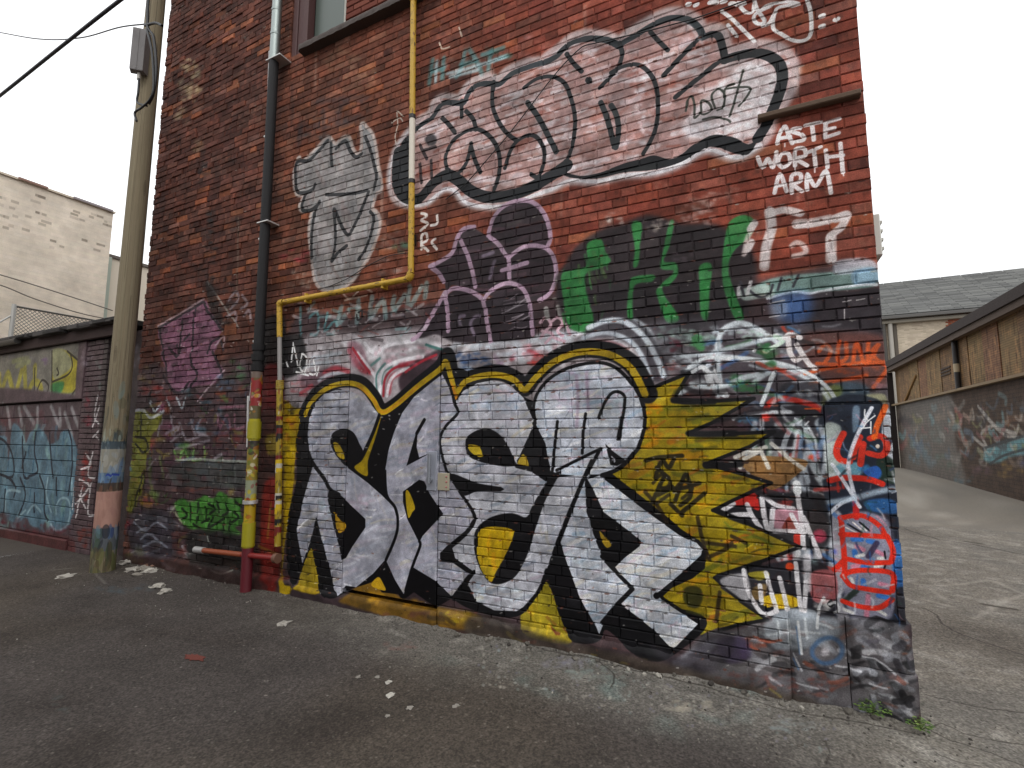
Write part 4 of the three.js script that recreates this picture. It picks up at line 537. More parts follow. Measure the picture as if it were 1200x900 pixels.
// ---------------------------------------------------------------- the brick building
const [qA, qB] = wall.panels;
const mA = qA.mat(0.0035, 0.45), mB = qB.mat(0.006, 0.45);
const mSmooth = qA.mat(0.0012, 0.9, { roughness: 0.85 });
const uvA = (x, y, z) => qA.uv(x + z * 0.3, y), uvB = (x, y, z) => qB.uv(x + z * 0.3, y);
const mBrick = new THREE.MeshPhysicalMaterial({ specularIntensity: 0.4, vertexColors: true, roughness: 0.92, bumpMap: grainAt(4, 4), bumpScale: 0.003 });
const mMortar = plain('#5b4a43', { roughness: 0.95, bump: 0.003 });
const building = thing('brick_building', 'tall red brick building with a graffiti covered front wall', 'building');
{
  const R = rng(31), areas = [];
  for (const b of bricks) {
    const left = sst(-5.2, -5.9, (b.x0 + b.x1) / 2), low = b.y1 < LINE_Y - 0.01;
    b.zf = (b.t - 0.5) * mix(0.0032, 0.013, left) + (low ? 0.005 : 0) + (b.t2 > 0.97 && left > 0.5 ? -0.03 : 0); b.j = mix(0.003, 0.008, left);
    if (Math.abs(b.y1 - LINE_Y) < 0.04) b.y1 -= 0.009;
    const c = [[b.x0, b.y0], [b.x1, b.y0], [b.x1, b.y1], [b.x0, b.y1]].map(([x, y]) => toPhoto(V(x, y, 0)));
    const inside = c.every(([x, y]) => x > 0 && x < 1200 && y > 0 && y < 900);
    let A = 0; for (let i = 0; i < 4; i++) { const p = c[i], q = c[(i + 1) % 4]; A += p[0] * q[1] - q[0] * p[1]; }
    b.area = inside ? Math.abs(A) : 0; b.A = (b.x0 + b.x1) / 2 > -4.7;
  }
  const order = bricks.slice().sort((p, q) => q.area - p.area), single = new Set(order.slice(0, 300));
  const qa = new Quads(), qb = new Quads();
  const lay = (q, b) => q.brick(b.x0, b.x1, b.y0, b.y1, b.x1 > -0.03 ? -0.104 : -0.06, b.zf, mix(0.0028, 0.0058, b.t2), R, b.j);
  for (const b of bricks) {
    if (single.has(b)) part('brick', lay(new Quads(), b).geo(b.A ? uvA : uvB), b.A ? mA : mB, building);
    else lay(b.A ? qa : qb, b);
  }
  const ga = qa.geo(uvA), gb = qb.geo(uvB), g = mergeGeometries([ga, gb], true);
  part('brickwork', g, [mA, mB], building, 'stuff');
  // mortar bed behind the bricks
  const xs = [...new Set([WX0, -4.7, 0, ...openings.flatMap((o) => [o[0], o[1]])])].filter((x) => x >= WX0 && x <= 0).sort((a, b) => a - b), ys = [...new Set([0, TOPY, ...openings.flatMap((o) => [o[2], o[3]])])].filter((y) => y >= 0 && y <= TOPY).sort((a, b) => a - b);
  const ma = new Quads(), mb = new Quads();
  for (let i = 0; i + 1 < xs.length; i++) for (let k = 0; k + 1 < ys.length; k++) {
    const x = (xs[i] + xs[i + 1]) / 2, y = (ys[k] + ys[k + 1]) / 2; if (openings.some((o) => x > o[0] && x < o[1] && y > o[2] && y < o[3])) continue;
    const z = x > -4.7 ? -0.0075 : -0.011; (x > -4.7 ? ma : mb).quad([xs[i], ys[k], z], [xs[i + 1], ys[k], z], [xs[i + 1], ys[k + 1], z], [xs[i], ys[k + 1], z]);
  }
  part('mortar_bed', mergeGeometries([ma.geo(uvA), mb.geo(uvB)], true), [mA, mB], building);
  part('wall_core', boxGeo(-7.55, -0.125, 0, TOPY, -9, -0.16), mMortar, building);
  // return wall along the side alley
  const side = new Quads(); const R2 = rng(9);
  for (let r = 0, y = 0.1; y < TOPY; r++, y += PITCHY) for (let z = -0.115 - (r % 2) * 0.0; z > -9; ) {
    const L = z === -0.115 ? 0.1 + (r % 2) * 0.11 : 0.215, t = R2(), c = lin(mixHex('#5d2f27', '#7d4334', t)); side.color = [c.r, c.g, c.b];
    const x1 = (R2() - 0.5) * 0.006, z1 = z - L + 0.005, z0 = z - 0.005;
    side.quad([x1, y, z0], [x1, y, z1], [x1, y + 0.06, z1], [x1, y + 0.06, z0]).quad([x1, y + 0.06, z0], [x1, y + 0.06, z1], [-0.1, y + 0.06, z1], [-0.1, y + 0.06, z0]).quad([-0.1, y, z0], [-0.1, y, z1], [x1, y, z1], [x1, y, z0]).quad([-0.1, y, z0], [x1, y, z0], [x1, y + 0.06, z0], [-0.1, y + 0.06, z0]).quad([x1, y, z1], [-0.1, y, z1], [-0.1, y + 0.06, z1], [x1, y + 0.06, z1]);
    z -= L;
  }
  part('side_brickwork', side.geo(), mBrick, building, 'stuff');
  part('side_mortar', boxGeo(-0.12, -0.011, 0, TOPY, -9, -0.11), mMortar, building);
  part('parapet_cap', chamferBox(-7.7, 0.06, TOPY, TOPY + 0.1, -9, 0.06, 0.01), plain('#4f4a46', { bump: 0.004 }), building);
  // rough foundation: parged foot and large corner stones
  const lump = (x0, x1, y0, y1, z0, z1, amp, uvOf, f = 9) => {
    const g = new THREE.BoxGeometry(x1 - x0, y1 - y0, z1 - z0, Math.ceil((x1 - x0) / 0.025), Math.ceil((y1 - y0) / 0.025), 3); g.translate((x0 + x1) / 2, (y0 + y1) / 2, (z0 + z1) / 2);
    const p = g.attributes.position, uv = g.attributes.uv;
    for (let i = 0; i < p.count; i++) {
      let x = p.getX(i), y = p.getY(i), z = p.getZ(i); const front = z > z1 - 1e-4, e = Math.min(x - x0, x1 - x, y1 - y, y - y0 + 0.05);
      if (front) z += amp * (fbm(x * f, y * f, 4) * 2 + fbm(x * f * 4, y * f * 4, 2) * 0.6) - 0.018 * (1 - sst(0, 0.03, e)); else if (y > y1 - 1e-4) y += amp * 0.5 * fbm(x * f, z * f, 3);
      p.setXYZ(i, x, y, z); const [u, v] = uvOf(x, y, z); uv.setXY(i, u, v);
    }
    g.computeVertexNormals(); return g;
  };
  part('corner_stone', lump(-0.275, 0.022, 0.255, 0.505, -0.3, 0.004, 0.026, uvA, 7), mA, building); part('corner_stone', lump(-0.27, 0.03, -0.05, 0.25, -0.3, 0.016, 0.03, uvA, 6), mA, building);
  part('corner_stone', lump(-0.56, -0.279, 0.19, 0.505, -0.2, 0.004, 0.014, uvA, 7), mA, building); part('corner_stone', lump(-0.56, -0.274, -0.05, 0.184, -0.2, 0.014, 0.022, uvA, 7), mA, building);
  part('parged_foot', lump(-3.02, -0.565, -0.05, 0.14, -0.1, 0.022, 0.016, uvA, 6), mA, building); part('parged_foot', lump(-4.7, -3.03, -0.05, 0.115, -0.1, 0.024, 0.010, uvA, 6), mA, building); part('parged_foot', lump(-7.58, -4.705, -0.05, 0.15, -0.1, 0.024, 0.012, uvB, 6), mB, building);
  // ledge
  part('stone_ledge', chamferBox(-0.575, -0.02, 3.555, 3.59, -0.05, 0.05, 0.006), plain('#5a4636', { bump: 0.004, bumpRepeat: 5 }), building);
  // steel door, flush with the wall and painted over with it
  const door = part('steel_door', chamferBox(DOOR.x0 + 0.012, DOOR.x1 - 0.012, DOOR.y0 + 0.03, DOOR.y1 - 0.012, -0.05, 0.006, 0.003, uvA), mSmooth, building);
  door.userData.label = 'flush steel door painted over by the silver letters';
  const steel = plain('#8d9097', { metalness: 0.5, roughness: 0.45, bump: 0.002 });
  { const a = onZ(507, 532), b = onZ(506, 566), h = new Quads(); 
    part('door_handle', rod(V(a.x, a.y, 0.045), V(b.x, b.y, 0.045), 0.014), steel, door); part('lock_cylinder', rod(V(b.x - 0.005, b.y + 0.03, 0.006), V(b.x - 0.005, b.y + 0.03, 0.04), 0.028, 0.026, 20), steel, door);
    part('handle_plate', chamferBox(a.x - 0.045, a.x + 0.05, b.y - 0.06, a.y + 0.02, 0.004, 0.016, 0.003, uvA), plain('#a6a9b4', { metalness: 0.4, roughness: 0.45 }), door);
    const c = onZ(514, 554), d = onZ(527, 575), hp = part('hasp_plate', chamferBox(c.x, d.x, d.y, c.y, 0.0, 0.014, 0.003), plain('#b4ab95', { metalness: 0.3, roughness: 0.5 }), building);
    for (const t of [0.2, 0.5, 0.8]) part('bolt', new THREE.SphereGeometry(0.008, 10, 6).translate(d.x - 0.025, mix(d.y, c.y, t), 0.014), plain('#b06a6a', { roughness: 0.5 }), hp);
  }
  part('door_recess', boxGeo(DOOR.x0, DOOR.x1, DOOR.y0, DOOR.y1, -0.12, -0.07), plain('#1a1718'), building);
  part('steel_panel', chamferBox(PANEL.x0 + 0.004, PANEL.x1 - 0.002, PANEL.y0 + 0.004, PANEL.y1 - 0.004, -0.05, 0.006, 0.003, uvA), mSmooth, building).userData.label = 'narrow smooth panel at the corner with red loops';
  // window high up: brown boarded jamb, dull pane, bricked-up remainder, stone sill
  const brown = plain('#4a2a28', { roughness: 0.6, bump: 0.002 }), win = part('window', boxGeo(-4.93, -4.33, WIN.y0 + 0.0, WIN.y1, -0.20, -0.13), plain('#3a3836'), building);
  part('window_pane', boxGeo(-4.89, -4.40, WIN.y0 + 0.05, WIN.y1 - 0.05, -0.12, -0.11), plain('#4d5750', { roughness: 0.35 }), win);
  part('window_jamb', boxGeo(-4.40, -4.365, WIN.y0 + 0.02, WIN.y1, -0.128, -0.06), plain('#a9a49a', { roughness: 0.7 }), win);
  part('window_frame', mergeGeometries([0, 1, 2].map((i) => chamferBox(-5.14 + i * 0.08, -5.065 + i * 0.08, WIN.y0 + 0.005, WIN.y1, -0.12, -0.02 - (i % 2) * 0.012, 0.006))), brown, win);
  const inf = new Quads(); const R3 = rng(14);
  for (let r = 0, y = WIN.y0 + 0.02; y < WIN.y1 - 0.05; r++, y += 0.07) for (let x = -4.355; x < WIN.x1 - 0.03;) { const L = (x === -4.355 && r % 2) ? 0.11 : 0.22, c = lin(mixHex('#5e3028', '#8a5443', R3())); inf.color = [c.r, c.g, c.b]; inf.brick(x + 0.004, Math.min(x + L, WIN.x1) - 0.004, y, y + 0.06, -0.12, -0.035 + R3() * 0.004, 0.005); x += L; }
  part('infill_brickwork', inf.geo(), mBrick, building, 'stuff'); part('infill_mortar', boxGeo(-4.362, WIN.x1, WIN.y0, WIN.y1, -0.15, -0.05), mMortar, building);
  part('window_head', boxGeo(WIN.x0, WIN.x1, WIN.y1 - 0.001, WIN.y1 + 0.001, -0.15, -0.012), mMortar, building);
  part('window_sill', lump(-4.90, -3.10, 5.615, 5.695, -0.05, 0.10, 0.008, (x, y, z) => [x, y + z], 12), plain('#463c37', { bump: 0.005 }), building);
}
// small pale vent box on the return wall
{ const t = thing('vent_box', 'small pale metal vent box fixed to the side of the brick corner', 'vent'); part('housing', chamferBox(0.008, 0.055, 2.60, 2.86, -0.42, -0.12, 0.006), plain('#c9c6bd', { roughness: 0.5 }), t); for (let i = 0; i < 4; i++) part('louvre', boxGeo(0.05, 0.068, 2.64 + i * 0.055, 2.655 + i * 0.055, -0.4, -0.14), plain('#b5b2a8', { roughness: 0.5 }), t); }

// paint that has chipped and rusted on round pipes
function flaked(base, spots, n = 140) {
  const c = canvas(128, 512), x = c.getContext('2d'), R = rng(base.length + n + parseInt(base.slice(1), 16) % 97); x.fillStyle = base; x.fillRect(0, 0, 128, 512);
  for (let i = 0; i < n; i++) { x.fillStyle = rgba(spots[Math.floor(R() * spots.length)], 0.25 + R() * 0.5); x.beginPath(); x.ellipse(R() * 128, R() * 512, 1 + R() * 8, 1 + R() * 12, R(), 0, 7); x.fill(); }
  return new THREE.MeshStandardMaterial({ map: texture(c), roughness: 0.5, bumpMap: grainAt(2, 6), bumpScale: 0.003 });
}
// ---------------------------------------------------------------- pipes on the front
{
  const at = (py, z = 0.095) => onZ(325 - 37 * (py / 690), py, z), galv = plain('#8f9794', { metalness: 0.75, roughness: 0.32, bump: 0.002, bumpRepeat: 2 }), black = plain('#121012', { roughness: 0.75, bump: 0.003 }), strap = plain('#c9c7c4', { metalness: 0.5, roughness: 0.4 });
  const t = thing('drainpipe', 'black drainpipe with a shiny galvanised top and yellow and red foot', 'drainpipe');
  const topP = at(-90); part('galvanised_section', rod(V(topP.x, 8.3, 0.095), at(72), 0.050, 0.050, 20), galv, t);
  for (const py of [12, 40]) part('seam_ring', rod(at(py), at(py + 2.5), 0.054, 0.054, 20), galv, t);
  part('black_section', rod(at(73), at(436), 0.050, 0.050, 20), black, t);
  for (const py of [404, 416, 428]) part('hub_ring', rod(at(py), at(py + 7), 0.066, 0.06, 20), black, t);
  // painted lower half
  const c = canvas(128, 1024), x = c.getContext('2d'), R = rng(8), put = (a, b, col) => { x.fillStyle = col; x.fillRect(0, a * 1024, 128, (b - a) * 1024 + 1); };
  put(0, 0.22, '#5e1a24'); put(0.2, 0.30, '#9a9416'); put(0.3, 0.42, '#ad8f16'); put(0.42, 0.5, '#8a9076'); put(0.5, 0.64, '#85762e'); put(0.64, 0.7, '#3c332a'); put(0.68, 0.78, '#a59a16'); put(0.78, 0.84, '#5a5030'); put(0.84, 0.97, '#872120'); put(0.97, 1, '#6b5a50');
  for (let i = 0; i < 240; i++) { x.fillStyle = rgba(['#151214', '#c2ab1c', '#d8d4cc', '#7c1c1c', '#4c6a2a', '#b06a1a'][Math.floor(R() * 6)], 0.35 + R() * 0.4); x.beginPath(); x.ellipse(R() * 128, (0.22 + R() * 0.78) * 1024, 3 + R() * 12, 2 + R() * 10, R() * 3, 0, 7); x.fill(); }
  for (const [u, v, r] of [[20, 0.53, 14], [30, 0.60, 15], [60, 0.56, 10]]) { x.fillStyle = '#141113'; x.beginPath(); x.arc(u, v * 1024, r, 0, 7); x.fill(); }
  x.fillStyle = '#d5cfca'; x.beginPath(); x.ellipse(28, 0.87 * 1024, 16, 22, 0.4, 0, 7); x.fill();
  const painted = new THREE.MeshStandardMaterial({ map: texture(c), roughness: 0.5, bumpMap: grainAt(2, 8), bumpScale: 0.002 });
  const foot = at(692); foot.y = -0.02; part('painted_section', rod(at(436), foot, 0.054, 0.052, 24, 4), painted, t);
  for (const [a, b, r] of [[494, 514, 0.064], [586, 590, 0.070], [612, 640, 0.060]]) part('coupling', rod(at(a), at(b), r, r, 24), a === 586 ? strap : plain('#9d9418', { roughness: 0.5, bump: 0.003 }), t);
  for (const [py, w] of [[72, 0.16], [262, 0.1]]) { const p = at(py); part('bracket', chamferBox(p.x - 0.065, p.x + w, p.y - 0.009, p.y + 0.006, 0.0, 0.15, 0.003), strap, t); }
  const cd = thing('conduit', 'thin pale conduit running beside the black drainpipe', 'conduit'), q = (px, py) => onZ(px, py, 0.03);
  part('tube', pipe([q(316, 60), q(313, 150), q(309, 262), q(304, 360), q(296, 440), q(293, 470)], 0.011, 8), plain('#b7b4b4', { roughness: 0.45 }), cd);
  for (const py of [160, 280, 400]) { const p = q(313 - (py - 150) * 0.053, py); part('clip', chamferBox(p.x - 0.03, p.x + 0.03, p.y - 0.012, p.y + 0.012, 0.0, 0.046, 0.003), strap, cd); }
  const cs = thing('conduit', 'short pair of pale conduit stubs above the yellow coupling', 'conduit'); part('tube', rod(q(291, 464), q(290, 524), 0.012), plain('#c9c8c6', { roughness: 0.45 }), cs); part('tube', rod(q(297, 464), q(296, 494), 0.012), plain('#a9a8a6', { roughness: 0.45 }), cs);
}
{
  const z = 0.06, q = (px, py) => onZ(px, py, z), r = 0.027;
  const yel = flaked('#c0982a', ['#d9b54a', '#8a6a1c', '#6a4020', '#a8841e', '#3a2a18']), wht = plain('#d6cdbd', { roughness: 0.5, bump: 0.0015 }), old = flaked('#9a8016', ['#c2a52a', '#5a4a14', '#2a2014', '#7a2a1c', '#b9b2a4'], 260), blk = plain('#1b1715', { roughness: 0.5 });
  const t = thing('gas_pipe', 'yellow gas pipe bending down and across the brick wall', 'pipe');
  const A = q(485, -60), B = q(481.5, 320), C = q(478, 327), D = q(333, 354), E = q(327.5, 358), G = q(328, 448), Hh = q(325.5, 640);
  const cut = (a, b, n) => a.clone().lerp(b, n);
  part('vertical_run', rod(V(A.x, 8.25, z), A, r), yel, t);
  part('vertical_run', rod(A, cut(A, B, 0.54), r), yel, t); part('whitened_length', rod(cut(A, B, 0.54), cut(A, B, 0.735), r), wht, t); part('vertical_run', rod(cut(A, B, 0.735), B, r), yel, t);
  part('elbow', pipe([B, cut(B, C, 0.5).add(V(0.004, -0.008, 0)), C], 0.034, 14, 0.5), yel, t);
  part('horizontal_run', rod(C, D, r), yel, t); part('elbow', pipe([D, cut(D, E, 0.6).add(V(-0.012, 0.012, 0)), E], 0.034, 14, 0.5), yel, t);
  part('lower_run', rod(E, cut(E, G, 0.42), r), yel, t); part('whitened_length', rod(cut(E, G, 0.42), G, 0.022), plain('#8f8a88', { roughness: 0.5 }), t); part('lower_run', rod(G, Hh, 0.030, 0.030), old, t);
  part('coupling', rod(q(328, 446), q(328, 456), 0.037), old, t);
  for (const n of [0.17, 0.54, 0.735]) part('coupling', rod(cut(A, B, n - 0.006), cut(A, B, n + 0.006), 0.031), n === 0.17 ? yel : blk, t);
  for (const [a, b, n] of [[A, B, 0.9], [C, D, 0.18], [C, D, 0.8]]) { const p = cut(a, b, n); part('pipe_clip', chamferBox(p.x - 0.012, p.x + 0.012, p.y - 0.045, p.y + 0.045, 0, 0.075, 0.003), n === 0.9 ? blk : yel, t); }
  const R = rng(3); for (let i = 0; i < 14; i++) { const p = cut(G, Hh, 0.05 + R() * 0.92), s = 0.02 + R() * 0.03; part('paint_splash', rod(p.clone().add(V(0, -s, 0)), p.clone().add(V(0, s, 0)), 0.0312, 0.0312, 12), [blk, plain('#6a1d16', { roughness: 0.5 }), plain('#b9b3a6', { roughness: 0.5 }), plain('#c9a81c', { roughness: 0.5 })][i % 4], t); }
}
{
  const t = thing('sprinkler_pipe', 'short orange red pipe stub running low along the wall', 'pipe'), q = (px, py) => onZ(px, py, 0.10);
  part('orange_length', rod(q(238, 645), q(284, 650), 0.026), plain('#8c4426', { roughness: 0.42, bump: 0.002 }), t); part('red_length', rod(q(284, 650), q(324, 654), 0.027), plain('#7e1f1e', { roughness: 0.42, bump: 0.002 }), t);
  part('end_cap', rod(q(229, 644), q(239, 645), 0.034, 0.032), plain('#a9a7a5', { roughness: 0.45, metalness: 0.3 }), t); part('flange', rod(q(322, 654), q(326, 654.5), 0.045), plain('#6a4a3a', { roughness: 0.6 }), t);
}
{ // thin cable stapled across the upper wall
  const q = (s) => P(s).map(([x, y]) => onZ(x, y, 0.014));
  const t = thing('wall_cable', 'thin black cable strung slanting across the upper throw up', 'cable'); part('cable', pipe(q('900,-8 870,2 816,21 760,36 700,50 682,55 660,76 640,100 622,124 598,155 570,188 546,215 522,234'), 0.0045, 6, 0.3), plain('#151416', { roughness: 0.6 }), t);
  const s = thing('wall_cable', 'thin black cable sagging below the grey throw up', 'cable'); part('cable', pipe(q('480,296 455,300 430,312 408,326 390,334 372,340'), 0.004, 6, 0.3), plain('#151416', { roughness: 0.6 }), s);
}
console.log('building done');

// ---------------------------------------------------------------- utility pole, box, overhead wires
const POLE = { x: -7.34, z: 0.32 };
{
  const H = 9.2, c = canvas(512, 2048), x = c.getContext('2d'), R = rng(19), Y = (m) => 2048 - m / H * 2048;
  x.fillStyle = '#7c705a'; x.fillRect(0, 0, 512, 2048);
  for (let i = 0; i < 2600; i++) { x.strokeStyle = rgba(['#94876d', '#615540', '#72694f', '#a0967c', '#4e4434', '#73705a'][Math.floor(R() * 6)], 0.14 + R() * 0.2); x.lineWidth = 1 + R() * 3; const u = R() * 512, v = R() * 2048, l = 40 + R() * 260; x.beginPath(); x.moveTo(u, v); x.bezierCurveTo(u + R() * 6 - 3, v + l / 3, u + R() * 6 - 3, v + l * 0.66, u + R() * 8 - 4, v + l); x.stroke(); }
  for (let i = 0; i < 110; i++) { x.strokeStyle = rgba('#1c150f', 0.6 + R() * 0.3); x.lineWidth = 1 + R() * 1.6; const u = R() * 512, v = R() * 2048, l = 100 + R() * 500; x.beginPath(); x.moveTo(u, v); x.bezierCurveTo(u + 4, v + l / 3, u - 4, v + l * 0.66, u + R() * 6 - 3, v + l); x.stroke(); }
  for (let i = 0; i < 9; i++) { const u = R() * 512, v = R() * 1500; for (let k = 0; k < 4; k++) { x.strokeStyle = rgba('#2c2218', 0.5); x.lineWidth = 1.4; x.beginPath(); x.ellipse(u, v, 3 + k * 3, 6 + k * 5, 0, 0, 7); x.stroke(); } }
  // paint from the ground to about two metres
  const hAt = (py) => onZ(130, py, POLE.z).y, band = (a, b, col, al = 0.95) => { x.fillStyle = rgba(col, al); x.fillRect(0, Y(hAt(a)), 512, Y(hAt(b)) - Y(hAt(a))); };
  const blot = (n, a, b, cols, s, al) => { for (let i = 0; i < n; i++) { x.fillStyle = rgba(cols[Math.floor(R() * cols.length)], al * (0.4 + R() * 0.6)); x.beginPath(); x.ellipse(R() * 512, Y(hAt(mix(a, b, R()))), s * (0.4 + R()), s * (0.3 + R() * 0.6), R() * 3, 0, 7); x.fill(); } };
  blot(70, 452, 520, ['#5b5840', '#37402c', '#6c7a74', '#8a8470', '#2e3430'], 22, 0.5); band(512, 521, '#33424f', 0.8); blot(30, 500, 522, ['#7c9aa0', '#2c3a44', '#9aa59c'], 16, 0.6);
  band(521, 548, '#8d8a80', 0.85); blot(50, 521, 545, ['#b9b5ac', '#7f7e78', '#8d96a0'], 20, 0.4); band(548, 560, '#54708e', 0.75); blot(40, 540, 560, ['#4a6c98', '#88a0b4', '#3a5a8a'], 24, 0.6); band(560, 571, '#3d2f28', 0.8); blot(30, 558, 572, ['#6e4434', '#2a2220', '#7c7466'], 16, 0.6);
  band(570, 613, '#a57c70'); blot(80, 572, 611, ['#b58c7e', '#966c62', '#ad8375', '#7c5a50'], 22, 0.35); band(613, 640, '#4c5560', 0.8); blot(60, 613, 642, ['#2e3e70', '#8a96a4', '#384a38', '#5c7a86', '#20222a'], 20, 0.7); blot(80, 640, 676, ['#5c6030', '#3c4426', '#6c6a40', '#4a3c2c', '#37402c'], 24, 0.6);
  x.strokeStyle = '#2b3f8c'; x.lineWidth = 5; x.beginPath(); const cu = 0.17 * 512; x.moveTo(cu - 30, Y(hAt(552))); x.bezierCurveTo(cu - 10, Y(hAt(546)), cu, Y(hAt(556)), cu + 10, Y(hAt(550))); x.lineTo(cu + 60, Y(hAt(551))); x.stroke();
  for (let i = 0; i < 60; i++) { x.fillStyle = rgba('#15120f', 0.8); x.fillRect(R() * 512, Y(0.8 + R() * 2.2), 2, 3); }
  const g = new THREE.CylinderGeometry(0.092, 0.118, H, 40, 60); g.translate(0, H / 2, 0);
  const p = g.attributes.position; for (let i = 0; i < p.count; i++) { const a = Math.atan2(p.getZ(i), p.getX(i)), y = p.getY(i), k = 1 + 0.03 * fbm(Math.cos(a) * 1.5, y * 0.6, Math.sin(a) * 1.5) + 0.015 * noise.noise(Math.cos(a) * 9, y * 0.5, Math.sin(a) * 9); p.setXYZ(i, p.getX(i) * k + 0.052 * y / 7, y - 0.05, p.getZ(i) * k); }
  g.computeVertexNormals();
  const t = thing('utility_pole', 'weathered wooden utility pole with a pink painted band', 'utility pole'); t.position.set(POLE.x, 0, POLE.z);
  const bm = texture(c, false);
  part('shaft', g, new THREE.MeshStandardMaterial({ map: texture(c), roughness: 0.9, bumpMap: bm, bumpScale: 0.010 }), t);
  const nail = plain('#6a5a4a', { metalness: 0.6, roughness: 0.5 }); for (let i = 0; i < 16; i++) { const a = 1.13 + (R() - 0.5) * 2, y = 0.9 + R() * 1.6; part('staple', boxGeo(-0.006, 0.006, -0.002, 0.002, -0.002, 0.006).rotateY(a).translate(Math.sin(a) * 0.115 + 0.012, y, Math.cos(a) * 0.115), nail, t); }
}
{
  const t = thing('cable_box', 'grey metal cable box strapped high on the utility pole', 'box'), a = onZ(165, 63, 0.45); t.position.copy(a); t.rotation.y = 0.75; t.scale.set(0.62, 0.86, 0.7);
  const m = plain('#6f6b6a', { roughness: 0.6, metalness: 0.2, bump: 0.003 });
  part('casing', new THREE.ExtrudeGeometry(new THREE.Shape([[-0.13, 0], [-0.10, 0.11], [0.10, 0.11], [0.13, 0]].map((p) => new THREE.Vector2(...p))), { depth: 0.62, bevelEnabled: true, bevelSize: 0.012, bevelThickness: 0.012, bevelSegments: 2 }).rotateX(-Math.PI / 2).rotateY(Math.PI).translate(0, -0.31, 0), m, t);
  part('cover_rib', chamferBox(-0.01, 0.01, -0.3, 0.3, 0.10, 0.128, 0.004), m, t); part('cable_gland', rod(V(0.02, -0.42, 0.04), V(0.02, -0.31, 0.04), 0.03), plain('#b9b6ae', { roughness: 0.5 }), t);
  for (const y of [0.22, -0.2]) part('bracket', chamferBox(-0.06, 0.06, y - 0.02, y + 0.02, -0.2, 0.0, 0.004), plain('#55524f', { metalness: 0.5, roughness: 0.5 }), t);
  const u = thing('cable_bundle', 'black cables looping down the pole behind the grey box', 'cable'), q = (s, z) => P(s).map(([x, y]) => onZ(x, y, z)), blk = plain('#1a1a1c', { roughness: 0.5 });
  part('cable', pipe(q('174,-10 173,30 180,44 183,80 180,108 174,122', 0.62), 0.016, 8, 0.5), blk, u); part('cable', pipe(q('172,34 178,60 180,100 176,116 166,126 158,132 160,142', 0.64), 0.012, 8, 0.5), blk, u); part('cable', pipe(q('163,92 162,108 161,120 172,124', 0.62), 0.012, 8, 0.5), blk, u); part('cable', pipe(q('170,30 182,27 190,30', 0.62), 0.014, 8, 0.5), blk, u);
}
{
  const blk = plain('#23222a', { roughness: 0.5 }), q = (s, z) => P(s).map(([x, y]) => onZ(x, y, z));
  const a = thing('overhead_cable', 'thick dark cable crossing the white sky above the garage', 'cable'); part('cable', pipe(q('420,-190 240,-74 141,0 70,56 0,112 -70,166 -160,230', 1.5), 0.015, 8, 0.5), blk, a);
  const b = thing('overhead_cable', 'thin wire sagging across the sky to the top of the pole', 'cable'); part('cable', pipe(q('172,28 140,32 96,44 50,46 0,38 -80,22', 0.6), 0.008, 6, 0.5), blk, b);
  const x = (s, X) => P(s).map(([u, v]) => onX(u, v, X)), lt = plain('#6a6058', { roughness: 0.6 });
  for (const [s, l] of [['-60,306 0,322 40,334 90,350 132,364', 'upper thin wire strung along the cream wall'], ['-60,318 0,334 40,350 90,366 126,374', 'lower thin wire strung along the cream wall']]) { const w = thing('wall_wire', l, 'cable'); part('cable', pipe(x(s, -13.2), 0.011, 6, 0.5), lt, w); }
}

